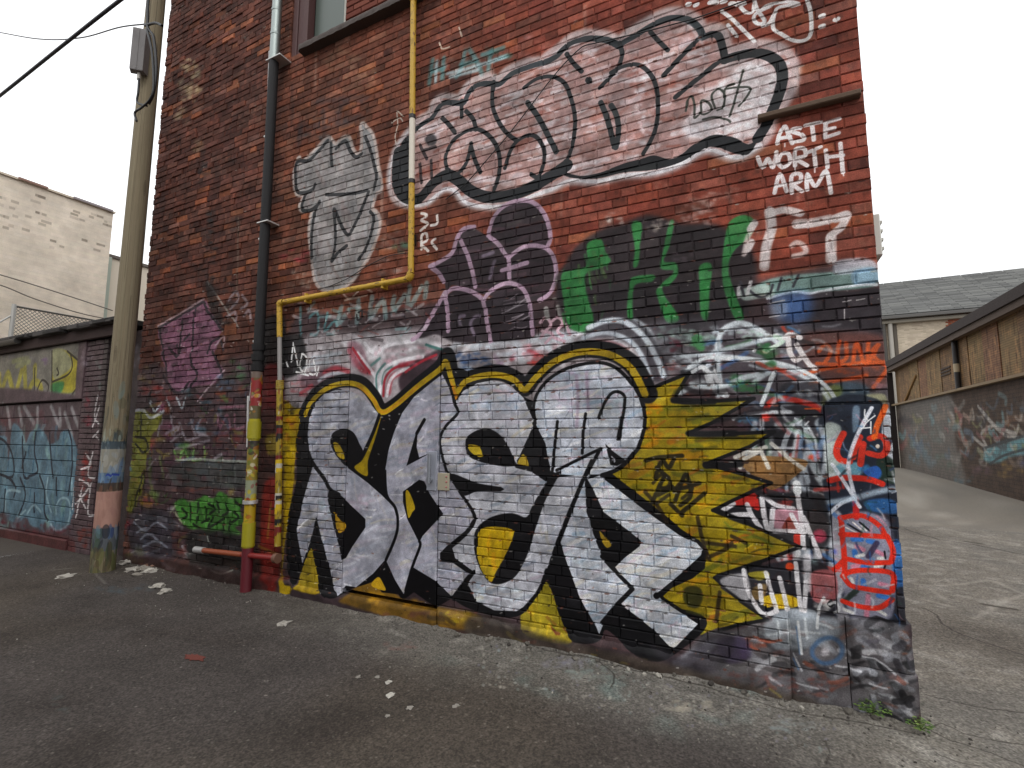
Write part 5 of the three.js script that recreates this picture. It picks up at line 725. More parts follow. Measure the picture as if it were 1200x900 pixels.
// ---------------------------------------------------------------- low garage to the left
const low = new Surface((x, y) => { const p = onZ(x, y); return [p.x, p.y]; }, [[-12.65, -0.03, -7.55, 3.07, 220]]);
{
  const w = low, rub = (x, y, rx, ry, c, a, n = 20) => { for (let i = 0; i < n; i++) { const t = w.R() * 6.28, k = Math.sqrt(w.R()); w.spray(x + Math.cos(t) * rx * k, y + Math.sin(t) * ry * k, 2 + w.R() * 4, 2 + w.R() * 3, c, a * (0.3 + w.R() * 0.7)); } };
  w.each((q) => { q.x.fillStyle = '#5a5552'; q.x.fillRect(0, 0, q.w, q.h); q.rx.fillStyle = 'rgb(190,190,190)'; q.rx.fillRect(0, 0, q.w, q.h); });
  w.fill('-40,428 60,408 104,400 104,462 50,466 -40,474', '#77736a', { blur: 2 });
  w.lines('-30,440 -22,460 -10,436 -4,462|4,440 6,462 14,438 22,462 30,436|34,432 36,462 44,448 52,452 54,462|46,430 46,440', 6, '#a39a3a', { a: 0.85, blur: 1 }); w.lines('-28,440 -22,456|20,424 38,420|24,430 40,424', 4, '#8d8f62', { a: 0.7, blur: 1 });
  w.fill('68,412 84,412 94,420 102,424 102,442 96,456 84,462 66,462 66,440', '#a3962e', { blur: 1 }).fill('66,412 78,410 88,420 88,432 78,440 68,444', '#8b8a6a', { blur: 1 }).fill('66,450 80,448 76,462 66,462', '#3a7a42', { blur: 1.5 }); w.fill('-40,456 20,460 60,462 92,462 60,468 -40,474', '#5b8aa2', { a: 0.6, blur: 3 }); rub(30, 462, 40, 4, '#aab4bc', 0.5, 24);
  w.lines('66,412 66,462|88,416 90,430 84,440 66,448|102,424 100,446 90,462|72,432 74,438 72,440|46,432 46,462 54,446 62,452 60,462|84,412 96,422', 1.8, '#2b2420', { a: 0.85 }); rub(58, 426, 4, 5, '#6a4a78', 0.6, 6); rub(0, 436, 30, 12, '#5a5a50', 0.4, 16); rub(30, 418, 30, 6, '#615a66', 0.4, 14);
  // lower block wall: blue letters over dark red and grey
  w.fill('-80,470 98,464 98,500 92,646 -80,640', '#54454a', { blur: 1 }); rub(40, 484, 60, 12, '#3a2c30', 0.5, 40); rub(20, 490, 40, 10, '#6d2a34', 0.5, 24);
  w.lines('8,474 12,500|22,478 26,498|28,476 40,496|44,478 44,500|60,476 70,500 70,480|76,484 84,510|84,478 92,500', 4, '#aeb0b0', { a: 0.6, blur: 1.2 });
  const BL = '#5c7888', bl = { blur: 0.8, a: 0.95 };
  w.fill('-70,512 0,510 8,520 10,540 14,500 20,498 26,506 30,520 36,506 46,502 54,510 58,520 68,516 72,506 80,504 86,514 90,526 96,560 90,600 74,622 62,620 54,612 48,618 36,616 30,606 22,612 10,610 4,600 -10,604 -70,596', BL, bl);
  w.hatch('-70,512 20,498 80,504 96,560 74,622 -70,600', 150, ['#7097a8', '#4d7084', '#86a8b0', '#466272', '#7fa295'], { w: 5, len: 16, ang: 1.5, spread: 0.4, a: 0.4 });
  w.lines('-10,512 4,516 14,532 16,556 8,560|26,512 28,556 34,560|30,530 26,548|42,506 40,530 44,552 34,558|58,508 60,540 62,560|80,504 84,520 84,548 80,580|0,556 10,560 18,570 16,582|24,560 30,580 22,604|46,556 52,576 52,600 56,610|6,574 4,600|66,560 66,580|40,578 40,600', 2.2, '#1e2430', { a: 0.9 }); w.lines('66,602 66,592 72,584 80,586 82,600 78,616 66,622 60,614|32,602 40,592 48,600|20,608 30,598|84,560 84,580|6,598 8,576 24,576|56,560 54,580 60,600', 2, '#9db9c2', { a: 0.75, blur: 0.6 });
  rub(0, 612, 30, 8, '#5f1f2a', 0.6, 20); rub(50, 620, 40, 5, '#6a2530', 0.6, 24); w.fill('-80,612 30,622 92,632 92,650 -80,640', '#5a3232', { a: 0.85, blur: 2 });
  // pier: red, white scribbles
  w.fill('98,400 128,396 128,660 92,650', '#57474a', { blur: 1 }); rub(106, 480, 6, 20, '#7e2230', 0.6, 18); rub(104, 560, 6, 30, '#a02a22', 0.55, 24); rub(104, 630, 8, 20, '#6e2a22', 0.6, 20); rub(106, 420, 6, 14, '#8a7c86', 0.5, 10); rub(120, 440, 6, 20, '#6a7a72', 0.5, 12);
  w.lines('118,464 114,490 122,500 112,512|104,532 110,544 98,550|112,530 106,556 114,560|96,562 108,570 92,590|110,566 106,600 112,604|100,570 92,606|96,580 104,596|90,560 88,596|112,500 120,476|116,512 124,520', 2, '#d6d0d0', { a: 0.85 });
  w.fill('126,400 170,396 170,670 122,660', '#453c3c', { blur: 1 }); rub(140, 480, 14, 60, '#5c5a5e', 0.4, 24); rub(146, 420, 10, 16, '#77707c', 0.4, 12);
  w.finish(0.24, 4);
}
{
  const q = low.panels[0], uv = (x, y, z) => q.uv(x + z * 0.3, y), m = q.mat(0.004, 0.5), t = thing('garage', 'low painted block garage with a dark overhanging roof', 'garage'), R = rng(23), mk = plain('#2f2a2a', { roughness: 0.95 });
  part('wall_core', boxGeo(-12.6, -8.32, -0.03, 2.86, -6, -0.03), mk, t);
  for (let r = 0, y = 0.14; r < 9; r++, y += 0.205) for (let x = -8.93; x > -12.5;) { const L = x === -8.93 && r % 2 ? 0.2 : 0.405, x0 = Math.max(-12.58, x - L + 0.005); if (x - x0 > 0.05) part('concrete_block', new Quads().brick(x0, x - 0.004, y, y + 0.197, -0.06, (R() - 0.5) * 0.006, 0.006, R, 0.003).geo(uv), m, t); x -= L; }
  part('footing', chamferBox(-12.6, -8.9, -0.03, 0.132, -0.06, 0.035, 0.01, uv), m, t);
  part('sign_board', chamferBox(-12.58, -8.86, 2.005, 2.80, -0.04, 0.045, 0.006, uv), m, t);
  for (let r = 0, y = 0.0; r < 40; r++, y += 0.07) for (let x = -8.32; x > -8.82;) { const L = x === -8.32 && r % 2 ? 0.11 : 0.222, x0 = Math.max(-8.86, x - L + 0.004); part('brick', new Quads().brick(x0, x - 0.004, y, y + 0.061, -0.06, 0.028 + (R() - 0.5) * 0.006, 0.005, R, 0.003).geo(uv), m, t); x -= L; }
  part('link_wall', boxGeo(-8.318, -7.62, -0.03, 2.9, -0.6, -0.14, uv), m, t);
  const roof = part('roof', chamferBox(-12.7, -7.95, 2.965, 3.03, -6.2, 0.16, 0.012), plain('#2c2928', { roughness: 0.9, bump: 0.006 }), t);
  part('fascia_board', chamferBox(-12.68, -7.98, 2.80, 2.955, 0.05, 0.10, 0.008), plain('#33211f', { roughness: 0.8, bump: 0.003 }), roof); part('gutter', rod(V(-12.7, 2.93, 0.17), V(-10.6, 2.93, 0.17), 0.045), plain('#45423f', { metalness: 0.4, roughness: 0.5, bump: 0.004 }), roof);
  for (let i = 0; i < 18; i++) { const x = -12.5 + R() * 4.3; part('roofing_flap', chamferBox(x, x + 0.2 + R() * 0.35, 2.94 + R() * 0.03, 2.985 + R() * 0.02, 0.10, 0.175 + R() * 0.03, 0.006), plain(['#2a2726', '#3a3635', '#4a4644'][i % 3], { roughness: 0.9, bump: 0.005 }), roof); }
}
{
  const t = thing('chain_link_fence', 'chain link fence panel with a white post on the garage roof', 'fence'), X = -12.0, z0 = onX(14, 380, X).z, z1 = -2.6, yT = 3.72, yB = 3.03, wire = plain('#5c5a56', { metalness: 0.5, roughness: 0.5 }), wh = plain('#b9b7b2', { metalness: 0.3, roughness: 0.5 });
  part('post', rod(V(X, yB, z0), V(X, yT + 0.03, z0), 0.032), wh, t); part('post', rod(V(X, yB, z1), V(X, yT + 0.03, z1), 0.03), wh, t); part('top_rail', rod(V(X, yT, z0), V(X, yT, z1), 0.016), wire, t); part('brace', rod(V(X, yB, z0 + 0.5), V(X, yT - 0.15, z0), 0.014), wh, t);
  const gs = [], h = yT - yB; for (let s = -h; s < z0 - z1; s += 0.062) for (const d of [0, 1]) { let a = s, b = s + h, ya = d ? yB : yT, yb = d ? yT : yB; const L = z0 - z1, k = (yb - ya) / (b - a); if (a < 0) { ya -= k * a; a = 0; } if (b > L) { yb -= k * (b - L); b = L; } if (b > a) gs.push(rod(V(X + d * 0.006, ya, z0 - a), V(X + d * 0.006, yb, z0 - b), 0.0042, 0.0042, 4)); }
  part('wire_mesh', mergeGeometries(gs), wire, t, 'stuff');
}
// ---------------------------------------------------------------- cream building behind the garage
const cream = new Surface((x, y) => { const p = onX(x, y, -13.5); return [p.z, p.y]; }, [[-2.2, 2.6, 3.8, 6.7, 240]]);
{
  const w = cream, R = rng(41);
  w.each((q) => {
    q.x.fillStyle = '#e6d8c6'; q.x.fillRect(0, 0, q.w, q.h); q.rx.fillStyle = 'rgb(220,220,220)'; q.rx.fillRect(0, 0, q.w, q.h);
    for (let r = 0; r < 60; r++) { const y = q.h - r * 0.07 * q.s; q.x.fillStyle = rgba('#d0c1af', 0.4); q.x.fillRect(0, y, q.w, 1.4); for (let x = (r % 2) * 26; x < q.w; x += 53) { q.x.fillStyle = rgba(R() > 0.5 ? '#efe3d4' : '#dccdbb', 0.35 * R()); q.x.fillRect(x, y + 1, 52, 15); } }
    const hole = (z, y, n) => { for (let i = 0; i < n; i++) { const rr = Math.round((y - q.v0) / 0.07 + (R() - 0.5) * 3), zz = z + (R() - 0.5) * 0.5, X = (zz - q.u0) * q.s, Y = q.h - rr * 0.07 * q.s; q.x.fillStyle = rgba(['#85786a', '#9a8c7e', '#a8998b', '#75685c'][Math.floor(R() * 4)], 0.2 + R() * 0.45); q.x.fillRect(X, Y + 2, 14 + R() * 26, 11 + R() * 3); } };
    for (const [px, py, n] of [[8, 236, 4], [10, 248, 4], [24, 266, 3], [40, 240, 4], [64, 240, 3], [98, 252, 5], [126, 260, 5], [80, 286, 3], [117, 288, 4], [50, 262, 3]]) { const p = onX(px, py, -13.5); hole(p.z, p.y, n); }
    for (let i = 0; i < 20; i++) hole(0.2 + R() * 3.4, 4.4 + R() * 2, 1);
  });
  w.finish(0.10, 6, 2);
  const q = w.panels[0], t = thing('cream_building', 'cream painted brick building with peeling patches behind the garage', 'building');
  part('wall', boxGeo(-22, -13.5, 0, 6.52, -2.13, 3.8, (x, y, z) => q.uv(z + (x + 13.5) * 0.3, y)), q.mat(0.006, 0.4), t);
  part('coping', chamferBox(-22.05, -13.46, 6.522, 6.56, -2.16, 3.85, 0.006), plain('#d0c2b0', { bump: 0.003 }), t);
  for (const [a, b] of [[21, 54], [88, 133]]) { const z1 = onX(a, 213, -13.46).z, z0 = onX(b, 240, -13.46).z; part('flashing', chamferBox(-13.6, -13.44, 6.53, 6.575, z0, z1, 0.006), plain(a === 21 ? '#8f6e60' : '#958a8c', { roughness: 0.7, bump: 0.004 }), t); }
  const s = thing('cream_outbuilding', 'lower pale building visible in the gap beside the pole', 'building'); part('wall', boxGeo(-22, -13.7, 0, 5.56, -9, -2.2), plain('#e0d4c2', { roughness: 0.9, bump: 0.004, bumpRepeat: 1 }), s); part('coping', chamferBox(-22.05, -13.66, 5.562, 5.63, -9.05, -2.14, 0.01), plain('#6a625c'), s); part('corner_trim', boxGeo(-13.72, -13.66, 0, 5.56, -2.26, -2.19), plain('#b6c0b4', { roughness: 0.7 }), s);
}
console.log('left done');

// ---------------------------------------------------------------- the shed along the side alley, and the house at its end
const SX = 5.0, SZ0 = -23.4, SZ1 = -7.0;
const shedWall = new Surface((x, y) => { const p = onX(x, y, SX); return [p.z, p.y]; }, [[-23.6, -0.1, -6.9, 3.1, 110]]);
{
  const w = shedWall, R = w.R, rub = (x, y, rx, ry, c, a, n = 20) => { for (let i = 0; i < n; i++) { const t = R() * 6.28, k = Math.sqrt(R()); w.spray(x + Math.cos(t) * rx * k, y + Math.sin(t) * ry * k, 2 + R() * 5, 2 + R() * 4, c, a * (0.3 + R() * 0.7)); } };
  w.each((q) => { q.x.fillStyle = '#46382f'; q.x.fillRect(0, 0, q.w, q.h); q.rx.fillStyle = 'rgb(200,200,200)'; q.rx.fillRect(0, 0, q.w, q.h); });
  w.fill('1050,474 1110,458 1120,520 1130,575 1056,550', '#544c45', { blur: 3 }); rub(1085, 510, 24, 20, '#5d6f6a', 0.45, 40); rub(1064, 500, 6, 12, '#7a5450', 0.5, 12); rub(1080, 538, 20, 8, '#55788a', 0.5, 16); rub(1112, 540, 16, 12, '#4a5a4c', 0.5, 16);
  
  w.lines('1120,480 1126,492 1124,506 1132,518', 5, '#7c3a2c', { a: 0.85, blur: 1.5 });
  w.lines('1146,476 1160,494 1178,510 1200,514|1164,498 1150,508 1156,522|1150,480 1168,500 1190,508|1140,512 1152,522 1160,526', 3, '#a09a92', { a: 0.8, blur: 0.8 });
  w.fill('1154,528 1176,520 1202,512 1240,506 1240,530 1190,534 1170,542 1154,540', '#4f7a80', { blur: 1.5 }); w.lines('1152,526 1174,518 1204,510|1160,544 1176,534 1210,524', 2, '#1d2226', { a: 0.9, blur: 0.6 }); rub(1186, 552, 16, 10, '#8a6a2a', 0.5, 14); rub(1150, 548, 12, 10, '#5a3a44', 0.5, 12); rub(1200, 540, 10, 10, '#45466a', 0.5, 10); rub(1186, 492, 12, 8, '#8a5a3a', 0.5, 10); rub(1130, 560, 12, 6, '#4c6a76', 0.5, 10); rub(1212, 480, 30, 14, '#5f5046', 0.5, 14); for (let i = 0; i < 130; i++) { const x = 1060 + R() * 180, y = 500 + (R() - 0.5) * 70 * (0.5 + (x - 1060) / 180), t = R() * 3, l = 3 + R() * 12; w.line([[x, y], [x + Math.cos(t) * l * 0.6, y + Math.sin(t) * l], [x + Math.cos(t + 0.6) * l, y + Math.sin(t + 0.6) * l]], 1 + R() * 4, ['#8a8a84', '#5f7f84', '#7a4a48', '#2a2426', '#6a6a3c', '#7c6a5a', '#4a5c70', '#a09a92'][Math.floor(R() * 8)], { a: 0.35 + R() * 0.35, blur: 0.6 + R() }); }
  w.each((q) => { for (let y = 0; y < q.h; y += 0.1 * q.s) { q.x.fillStyle = rgba('#1d1a18', 0.45); q.x.fillRect(0, y, q.w, 1.4); for (let x = (Math.round(y / 11) % 2) * 22; x < q.w; x += 44) q.x.fillRect(x, y, 1.2, 0.1 * q.s); } });
  w.finish(0.2, 8);
  const q = w.panels[0], t = thing('shed', 'long shed with tan siding above a dark painted wall', 'shed'), uv = (x, y, z) => q.uv(z - (x - SX) * 0.3, y);
  part('wall', boxGeo(SX, SX + 5, -0.1, 2.95, SZ0, SZ1, uv), q.mat(0.006, 0.4), t);
  part('upper_wall', boxGeo(SX + 0.06, SX + 4.9, 2.95, 4.5, SZ0 + 0.02, SZ1 - 0.02), plain('#6f5638'), t);
  part('sill_rail', chamferBox(SX - 0.16, SX + 0.1, 2.93, 3.0, SZ0, SZ1, 0.01), plain('#7d6a50', { bump: 0.004 }), t);
  // siding sheets with pressed courses
  const sheet = (base, seed) => { const c = canvas(256, 512), x = c.getContext('2d'), R2 = rng(seed); x.fillStyle = base; x.fillRect(0, 0, 256, 512); for (let r = 0; r < 24; r++) { for (let k = 0; k < 4; k++) { x.fillStyle = rgba(R2() > 0.5 ? '#c08a52' : '#5a3c22', 0.22 * R2()); x.fillRect(k * 64 + (r % 2) * 32, r * 21.3, 62, 20); } x.fillStyle = rgba('#2c1d12', 0.8); x.fillRect(0, r * 21.3, 256, 3); } for (let i = 0; i < 60; i++) { x.fillStyle = rgba(R2() > 0.5 ? '#2e1c10' : '#b8885a', 0.28); x.fillRect(R2() * 256, R2() * 512, 6 + R2() * 10, 40 + R2() * 160); } return new THREE.MeshStandardMaterial({ map: texture(c), roughness: 0.85, bumpMap: grainAt(3, 3), bumpScale: 0.004 }); };
  const sheets = ['#6f5638', '#75603c', '#77543c', '#786240', '#6a5238'].map((c, i) => sheet(c, i + 2));
  const zs = [1053, 1066, 1077, 1087, 1104, 1115, 1138, 1156, 1176, 1200, 1236, 1290].map((px) => onX(px, 440, SX).z);
  for (let i = 0; i + 1 < zs.length; i++) { const z0 = Math.max(SZ0 + 0.01, zs[i]), z1 = Math.min(SZ1, zs[i + 1] - 0.03); if (z1 > z0 + 0.1) part('siding_panel', chamferBox(SX - 0.005 - (i % 2) * 0.015, SX + 0.05, 3.003, 4.465, z0, z1, 0.006, (x, y, z) => [z / 1.6, (y - 3) / 1.42]), sheets[i % 5], t); }
  const vent = onX(1110, 435, SX); for (let i = 0; i < 3; i++) part('vent_slat', boxGeo(SX - 0.04, SX - 0.021, vent.y - 0.12 + i * 0.1, vent.y - 0.07 + i * 0.1, vent.z - 0.5, vent.z + 0.4), plain('#3a2a1e'), t);
  const d0 = onX(1062, 470, SX), d1 = onX(1075, 440, SX); part('diagonal_board', rod(V(SX - 0.04, d0.y, d0.z), V(SX - 0.04, d1.y, d1.z), 0.05, 0.05, 4), plain('#8a6a40', { bump: 0.004 }), t);
  const roof = part('roof', chamferBox(SX - 0.32, SX + 5.2, 4.60, 4.86, SZ0 - 0.3, SZ1, 0.03), plain('#2f2522', { roughness: 0.9, bump: 0.006 }), t); part('fascia', chamferBox(SX - 0.26, SX - 0.2, 4.43, 4.597, SZ0 - 0.25, SZ1, 0.01), plain('#4a3a2e', { bump: 0.004 }), roof); part('soffit', boxGeo(SX - 0.2, SX + 0.2, 4.47, 4.52, SZ0 - 0.2, SZ1), plain('#6a5540'), roof);
  const dz = onX(1120, 420, SX - 0.1).z; part('downpipe', rod(V(SX - 0.1, 2.98, dz), V(SX - 0.1, 4.45, dz), 0.07), plain('#1f1c1c', { roughness: 0.5 }), t); part('downpipe_patch', rod(V(SX - 0.1, 3.5, dz), V(SX - 0.1, 3.75, dz), 0.075), plain('#a89a80'), t);
  part('corner_post', chamferBox(SX - 0.42, SX - 0.02, -0.1, 4.42, SZ0 - 0.35, SZ0 - 0.02, 0.01), plain('#241c1b', { bump: 0.004 }), t);
}
{
  const Z = -28, e0 = onZ(1040, 372, Z), e1 = onZ(1170, 357, Z), eave = (e0.y + e1.y) / 2 - 0.05, t = thing('house', 'pale brick house with a grey shingle roof at the alley end', 'house'), R = rng(17);
  const c = canvas(1024, 1024), x = c.getContext('2d'); x.fillStyle = '#bcae9a'; x.fillRect(0, 0, 1024, 1024);
  for (let r = 0; r < 128; r++) for (let k = -1; k < 36; k++) { x.fillStyle = mixHex('#cbbda8', '#ad9f8c', R()); x.fillRect(k * 29 + (r % 2) * 14, r * 8, 28, 7); }
  for (let i = 0; i < 300; i++) { x.fillStyle = rgba(R() > 0.5 ? '#d6cab8' : '#a09280', 0.2); x.fillRect(R() * 1024, R() * 1024, 20 + R() * 60, 8 + R() * 20); }
  const wallM = new THREE.MeshStandardMaterial({ map: texture(c), roughness: 0.9, bumpMap: grainAt(8, 8), bumpScale: 0.004 });
  part('wall', boxGeo(3, 18, 0, eave - 0.1, -38, Z, (X, Y) => [X / 8, Y / 8]), wallM, t);
  const p0 = onZ(1109, 389, Z), p1 = onZ(1146, 367, Z), patch = new Quads(); for (let r = 0, y = p0.y - 0.4; y < p1.y + 0.2; r++, y += 0.085) for (let X = p0.x; X < p1.x + 1; X += 0.24) { const cc = lin(mixHex('#a05a3c', '#8a4530', R())); patch.color = [cc.r, cc.g, cc.b]; patch.brick(X + (r % 2) * 0.1, X + (r % 2) * 0.1 + 0.225, y, y + 0.07, Z + 0.002, Z + 0.03, 0.006); }
  part('brick_patch', patch.geo(), new THREE.MeshStandardMaterial({ vertexColors: true, roughness: 0.9 }), t, 'stuff');
  // roof slope with shingle courses
  const ridgeZ = -32.5, ry = onZ(1110, 324, ridgeZ).y, n = 34, sh = new Quads(), ez = Z + 0.45;
  for (let i = 0; i < n; i++) { const a = i / n, b = (i + 1) / n, ya = mix(eave, ry, a), yb = mix(eave, ry, b), za = mix(ez, ridgeZ, a), zb = mix(ez, ridgeZ, b); for (let X = 2.6 - (i % 2) * 0.3; X < 18.4; X += 0.9) { const v = mixHex('#6b6b68', '#4b4b4a', R()), cc = lin(v); sh.color = [cc.r, cc.g, cc.b]; const d = 0.02 + R() * 0.012; sh.quad([X, ya + d, za], [X + 0.88, ya + d, za], [X + 0.88, yb + 0.008, zb], [X, yb + 0.008, zb]).quad([X, ya - 0.01, za], [X + 0.88, ya - 0.01, za], [X + 0.88, ya + d, za], [X, ya + d, za]); } }
  const roof = part('roof', (() => { const s = new THREE.Shape([[ez, eave - 0.06], [ridgeZ, ry - 0.06], [-37.5, eave - 0.06]].map((p) => new THREE.Vector2(...p))); return new THREE.ExtrudeGeometry(s, { depth: 15.8, bevelEnabled: false }).rotateY(-Math.PI / 2).translate(18.4, 0, 0); })(), plain('#3c3b3a'), t);
  part('shingles', sh.geo(), new THREE.MeshStandardMaterial({ vertexColors: true, roughness: 0.9 }), roof, 'stuff');
  part('gutter', chamferBox(2.6, 18.4, eave - 0.22, eave - 0.05, ez - 0.06, ez + 0.06, 0.02), plain('#55524f', { roughness: 0.5 }), roof); part('eave_board', chamferBox(2.6, 18.4, eave - 0.42, eave - 0.24, Z + 0.01, Z + 0.28, 0.02), plain('#8f887c'), roof);
  const dx = onZ(1044.5, 400, Z + 0.15).x; part('downpipe', rod(V(dx, 0, Z + 0.15), V(dx, eave - 0.3, Z + 0.15), 0.1), plain('#a7a299', { roughness: 0.5 }), t); part('downpipe', rod(V(dx - 0.28, 0, Z + 0.15), V(dx - 0.28, eave - 0.3, Z + 0.15), 0.09), plain('#45413c', { roughness: 0.5 }), t); part('corner_board', chamferBox(dx + 0.14, dx + 0.3, 0, eave - 0.42, Z + 0.002, Z + 0.06, 0.01), plain('#5b534a'), t);
}
console.log('right done');

// ---------------------------------------------------------------- ground
// ---------------------------------------------------------------- the garages across the alley, behind the viewer: they shut off the low sky
{
  const t = thing('garage_row', 'long brick garage row standing across the alley from the painted wall', 'garage'), br = plain('#5a4238', { roughness: 0.9, bump: 0.01, bumpRepeat: 2 });
  part('wall', boxGeo(-16, 0.2, 0, 4.6, 7.6, 13), br, t); part('parapet', chamferBox(-16.1, 0.3, 4.6, 4.75, 7.5, 13.1, 0.02), plain('#4a4642'), t);
  for (let i = 0; i < 5; i++) { const x = -14.9 + i * 3.05, d = part('garage_door', chamferBox(x, x + 2.4, 0.02, 2.3, 7.54, 7.61, 0.01), plain(['#6a6a64', '#5a4a3e', '#74706a'][i % 3], { roughness: 0.6 }), t); for (let k = 0; k < 4; k++) part('door_panel', chamferBox(x + 0.08, x + 2.32, 0.08 + k * 0.56, 0.56 + k * 0.56, 7.52, 7.545, 0.006), plain(['#6a6a64', '#5a4a3e', '#74706a'][i % 3], { roughness: 0.6 }), d); }
}
const groundY = (x, z) => { const heap = x > -7.6 && x < 0.02 && z > -0.12 ? 0.030 * Math.exp(-((Math.max(0, z) / 0.055) ** 2)) * clamp(0.55 + 1.5 * fbm(x * 3, 0.5, 8, 3)) : 0; const near = Math.exp(-((x + 2) ** 2 + (z - 1) ** 2) / 60); return heap + near * (0.012 * fbm(x * 0.7, z * 0.7, 5) + 0.004 * fbm(x * 4, z * 4, 6)) + 0.24 * sst(-10, -23, z) * sst(-1, 1, x); };
const GR = { x0: -9.2, x1: 3.2, z0: -7.5, z1: 3.0 };   // the stretch of paving near enough for its stones to show
const ground = new Surface((x, y) => { const p = onY(x, y); return [p.x, -p.z]; }, [[GR.x0, -GR.z1, GR.x1, -GR.z0, 165]]);
const paving = (() => {
  const L = (h) => { const k = lin(h); return [k.r, k.g, k.b]; }, asphalt = L('#5b5450'), brown = L('#60574e'), grey = L('#8b867e'), concrete = L('#958e83'), pale = L('#b0aaa0'), teal = L('#8fa8a2'), dark = L('#443c37');
  return (x, z, fine) => {
    const n = fbm(x * 1.3, z * 1.3, 2, 3), m = fbm(x * 6, z * 6, 9, 3), n2 = fbm(x * 0.5, z * 0.5, 20, 2), col = [...asphalt], to = (q, t) => { t = clamp(t); for (let a = 0; a < 3; a++) col[a] = mix(col[a], q[a], t); };
    to(brown, sst(-0.05, 0.35, n2 + 0.1)); to(dark, sst(0.0, 0.4, -n) * 0.6);
    const strip = sst(0.85, 0.15, z + n * 0.5 + m * 0.15) * sst(-5.6, -2.2, x + n); to(grey, strip * 0.9); to(pale, sst(0.08, 0.3, m + n * 0.4) * strip * 0.75); to(teal, sst(0.08, 0.3, fbm(x * 3, z * 3, 33, 2)) * sst(0.75, 0.3, z) * sst(-2.9, -2.0, x) * sst(-0.4, -1.0, x) * 0.55);
    const alley = sst(-0.6, 0.6, x + n * 0.5 + sst(1.6, -0.6, z) * 0.8 - 0.35) * sst(1.7, 0.1, z + n * 0.4); to(concrete, alley); to(pale, alley * sst(0.0, 0.35, m + n * 0.5)); to(grey, alley * sst(0.0, 0.3, -n - m * 0.5) * 0.8); to(brown, alley * sst(0.12, 0.35, -n2 + m * 0.2) * 0.6);
    return col;
  };
})();
{
  const w = ground, R = rng(66), q = w.panels[0], im = q.x.createImageData(q.w, q.h), d = im.data, G = 255, enc = new Uint8Array(4097); for (let i = 0; i <= 4096; i++) { const v = i / 4096; enc[i] = Math.round(255 * (v <= 0.0031308 ? v * 12.92 : 1.055 * Math.pow(v, 1 / 2.4) - 0.055)); }
  const gd = 0.72, cell = 4, cw = Math.ceil(q.w / cell) + 1, ch = Math.ceil(q.h / cell) + 1, base = new Float32Array(cw * ch * 3);
  for (let j = 0; j < ch; j++) for (let i = 0; i < cw; i++) { const c = paving(q.u0 + i * cell / q.s, -(q.v1 - j * cell / q.s)); base.set(c, (j * cw + i) * 3); }
  const sw = (q.w >> 1) + 1, stone = Float32Array.from({ length: sw * ((q.h >> 1) + 1) }, () => R());
  for (let y = 0; y < q.h; y++) for (let x = 0; x < q.w; x++) { const fx = x / cell, fy = y / cell, i = Math.floor(fx), j = Math.floor(fy), a = fx - i, b = fy - j, o = (j * cw + i) * 3, g = (0.62 + R() * 0.76) * (0.72 + 0.56 * stone[(y >> 1) * sw + (x >> 1)]); for (let c = 0; c < 3; c++) d[(y * q.w + x) * 4 + c] = enc[Math.round(clamp(mix(mix(base[o + c], base[o + 3 + c], a), mix(base[o + cw * 3 + c], base[o + cw * 3 + 3 + c], a), b) * gd * g) * 4096)]; d[(y * q.w + x) * 4 + 3] = 255; }
  q.x.putImageData(im, 0, 0); q.rx.fillStyle = 'rgb(228,228,228)'; q.rx.fillRect(0, 0, q.w, q.h);
  // exposed stones, pale and dark, thickest where the surface has worn along the wall
  for (let i = 0; i < 100000; i++) { const x = mix(GR.x0, GR.x1, R()), z = mix(GR.z0, GR.z1, R()), worn = sst(1.1, 0.1, z) * sst(-5, -2, x); const t = R(), X = (x - q.u0) * q.s, Y = q.h - (-z - q.v0) * q.s; if (t < 0.55 && R() > 0.25 + worn * 0.75) continue; q.x.fillStyle = rgba(t < 0.4 ? '#a89f92' : t < 0.55 ? '#c4bdb2' : '#2d2825', 0.22 + R() * 0.35); q.x.fillRect(X, Y, 0.8 + R() * 1.8, 0.7 + R() * 1.4); }
  // paint that fell on the paving: scuffs, drips, overspray
  w.lines('112,672 124,684|60,668 84,666', 1.4, '#8d8782', { a: 0.4, blur: 0.6 }); rubG(w, 150, 690, 40, 6, '#3f525c', 0.4, 20); rubG(w, 65, 818, 8, 8, '#46514d', 0.5, 5); rubG(w, 75, 836, 9, 6, '#46514d', 0.5, 5); rubG(w, 470, 756, 20, 6, '#7a5650', 0.4, 14);
  for (let i = 0; i < 260; i++) { const x = 560 + R() * 420, y = 752 + (x - 560) * 0.2 + R() * 50; w.dot(x, y, 0.5 + R() * 1.6, ['#b9bdb8', '#9db0aa', '#8d8aa0', '#cbc5b8'][Math.floor(R() * 4)], { a: 0.35 }); }
  rubG(w, 700, 790, 40, 8, '#8f9f98', 0.35, 40); rubG(w, 810, 828, 30, 8, '#b5ac9a', 0.5, 40); rubG(w, 930, 850, 30, 8, '#9aa6a6', 0.4, 30); rubG(w, 660, 776, 30, 6, '#8d8998', 0.35, 30);
  w.lines('1090,690 1104,700 1112,704|1072,684 1100,686 1130,684|1130,684 1160,680 1180,688 1200,696|1160,712 1180,700|1080,702 1120,712|1140,725 1190,700 1230,690', 2.2, '#b9b1a4', { a: 0.4, blur: 1.4 }); w.lines('1152,708 1170,711 1190,714|1134,635 1148,637', 3.4, '#3a322b', { a: 0.8, blur: 0.8 });
  // cracks
  const crack = (s) => { const p = spline(P(s), false).map(([x, y]) => [x + (R() - 0.5) * 2, y + (R() - 0.5) * 1.2]); w.line(p, 1.1, '#2a241f', { a: 0.7, sharp: true }); };
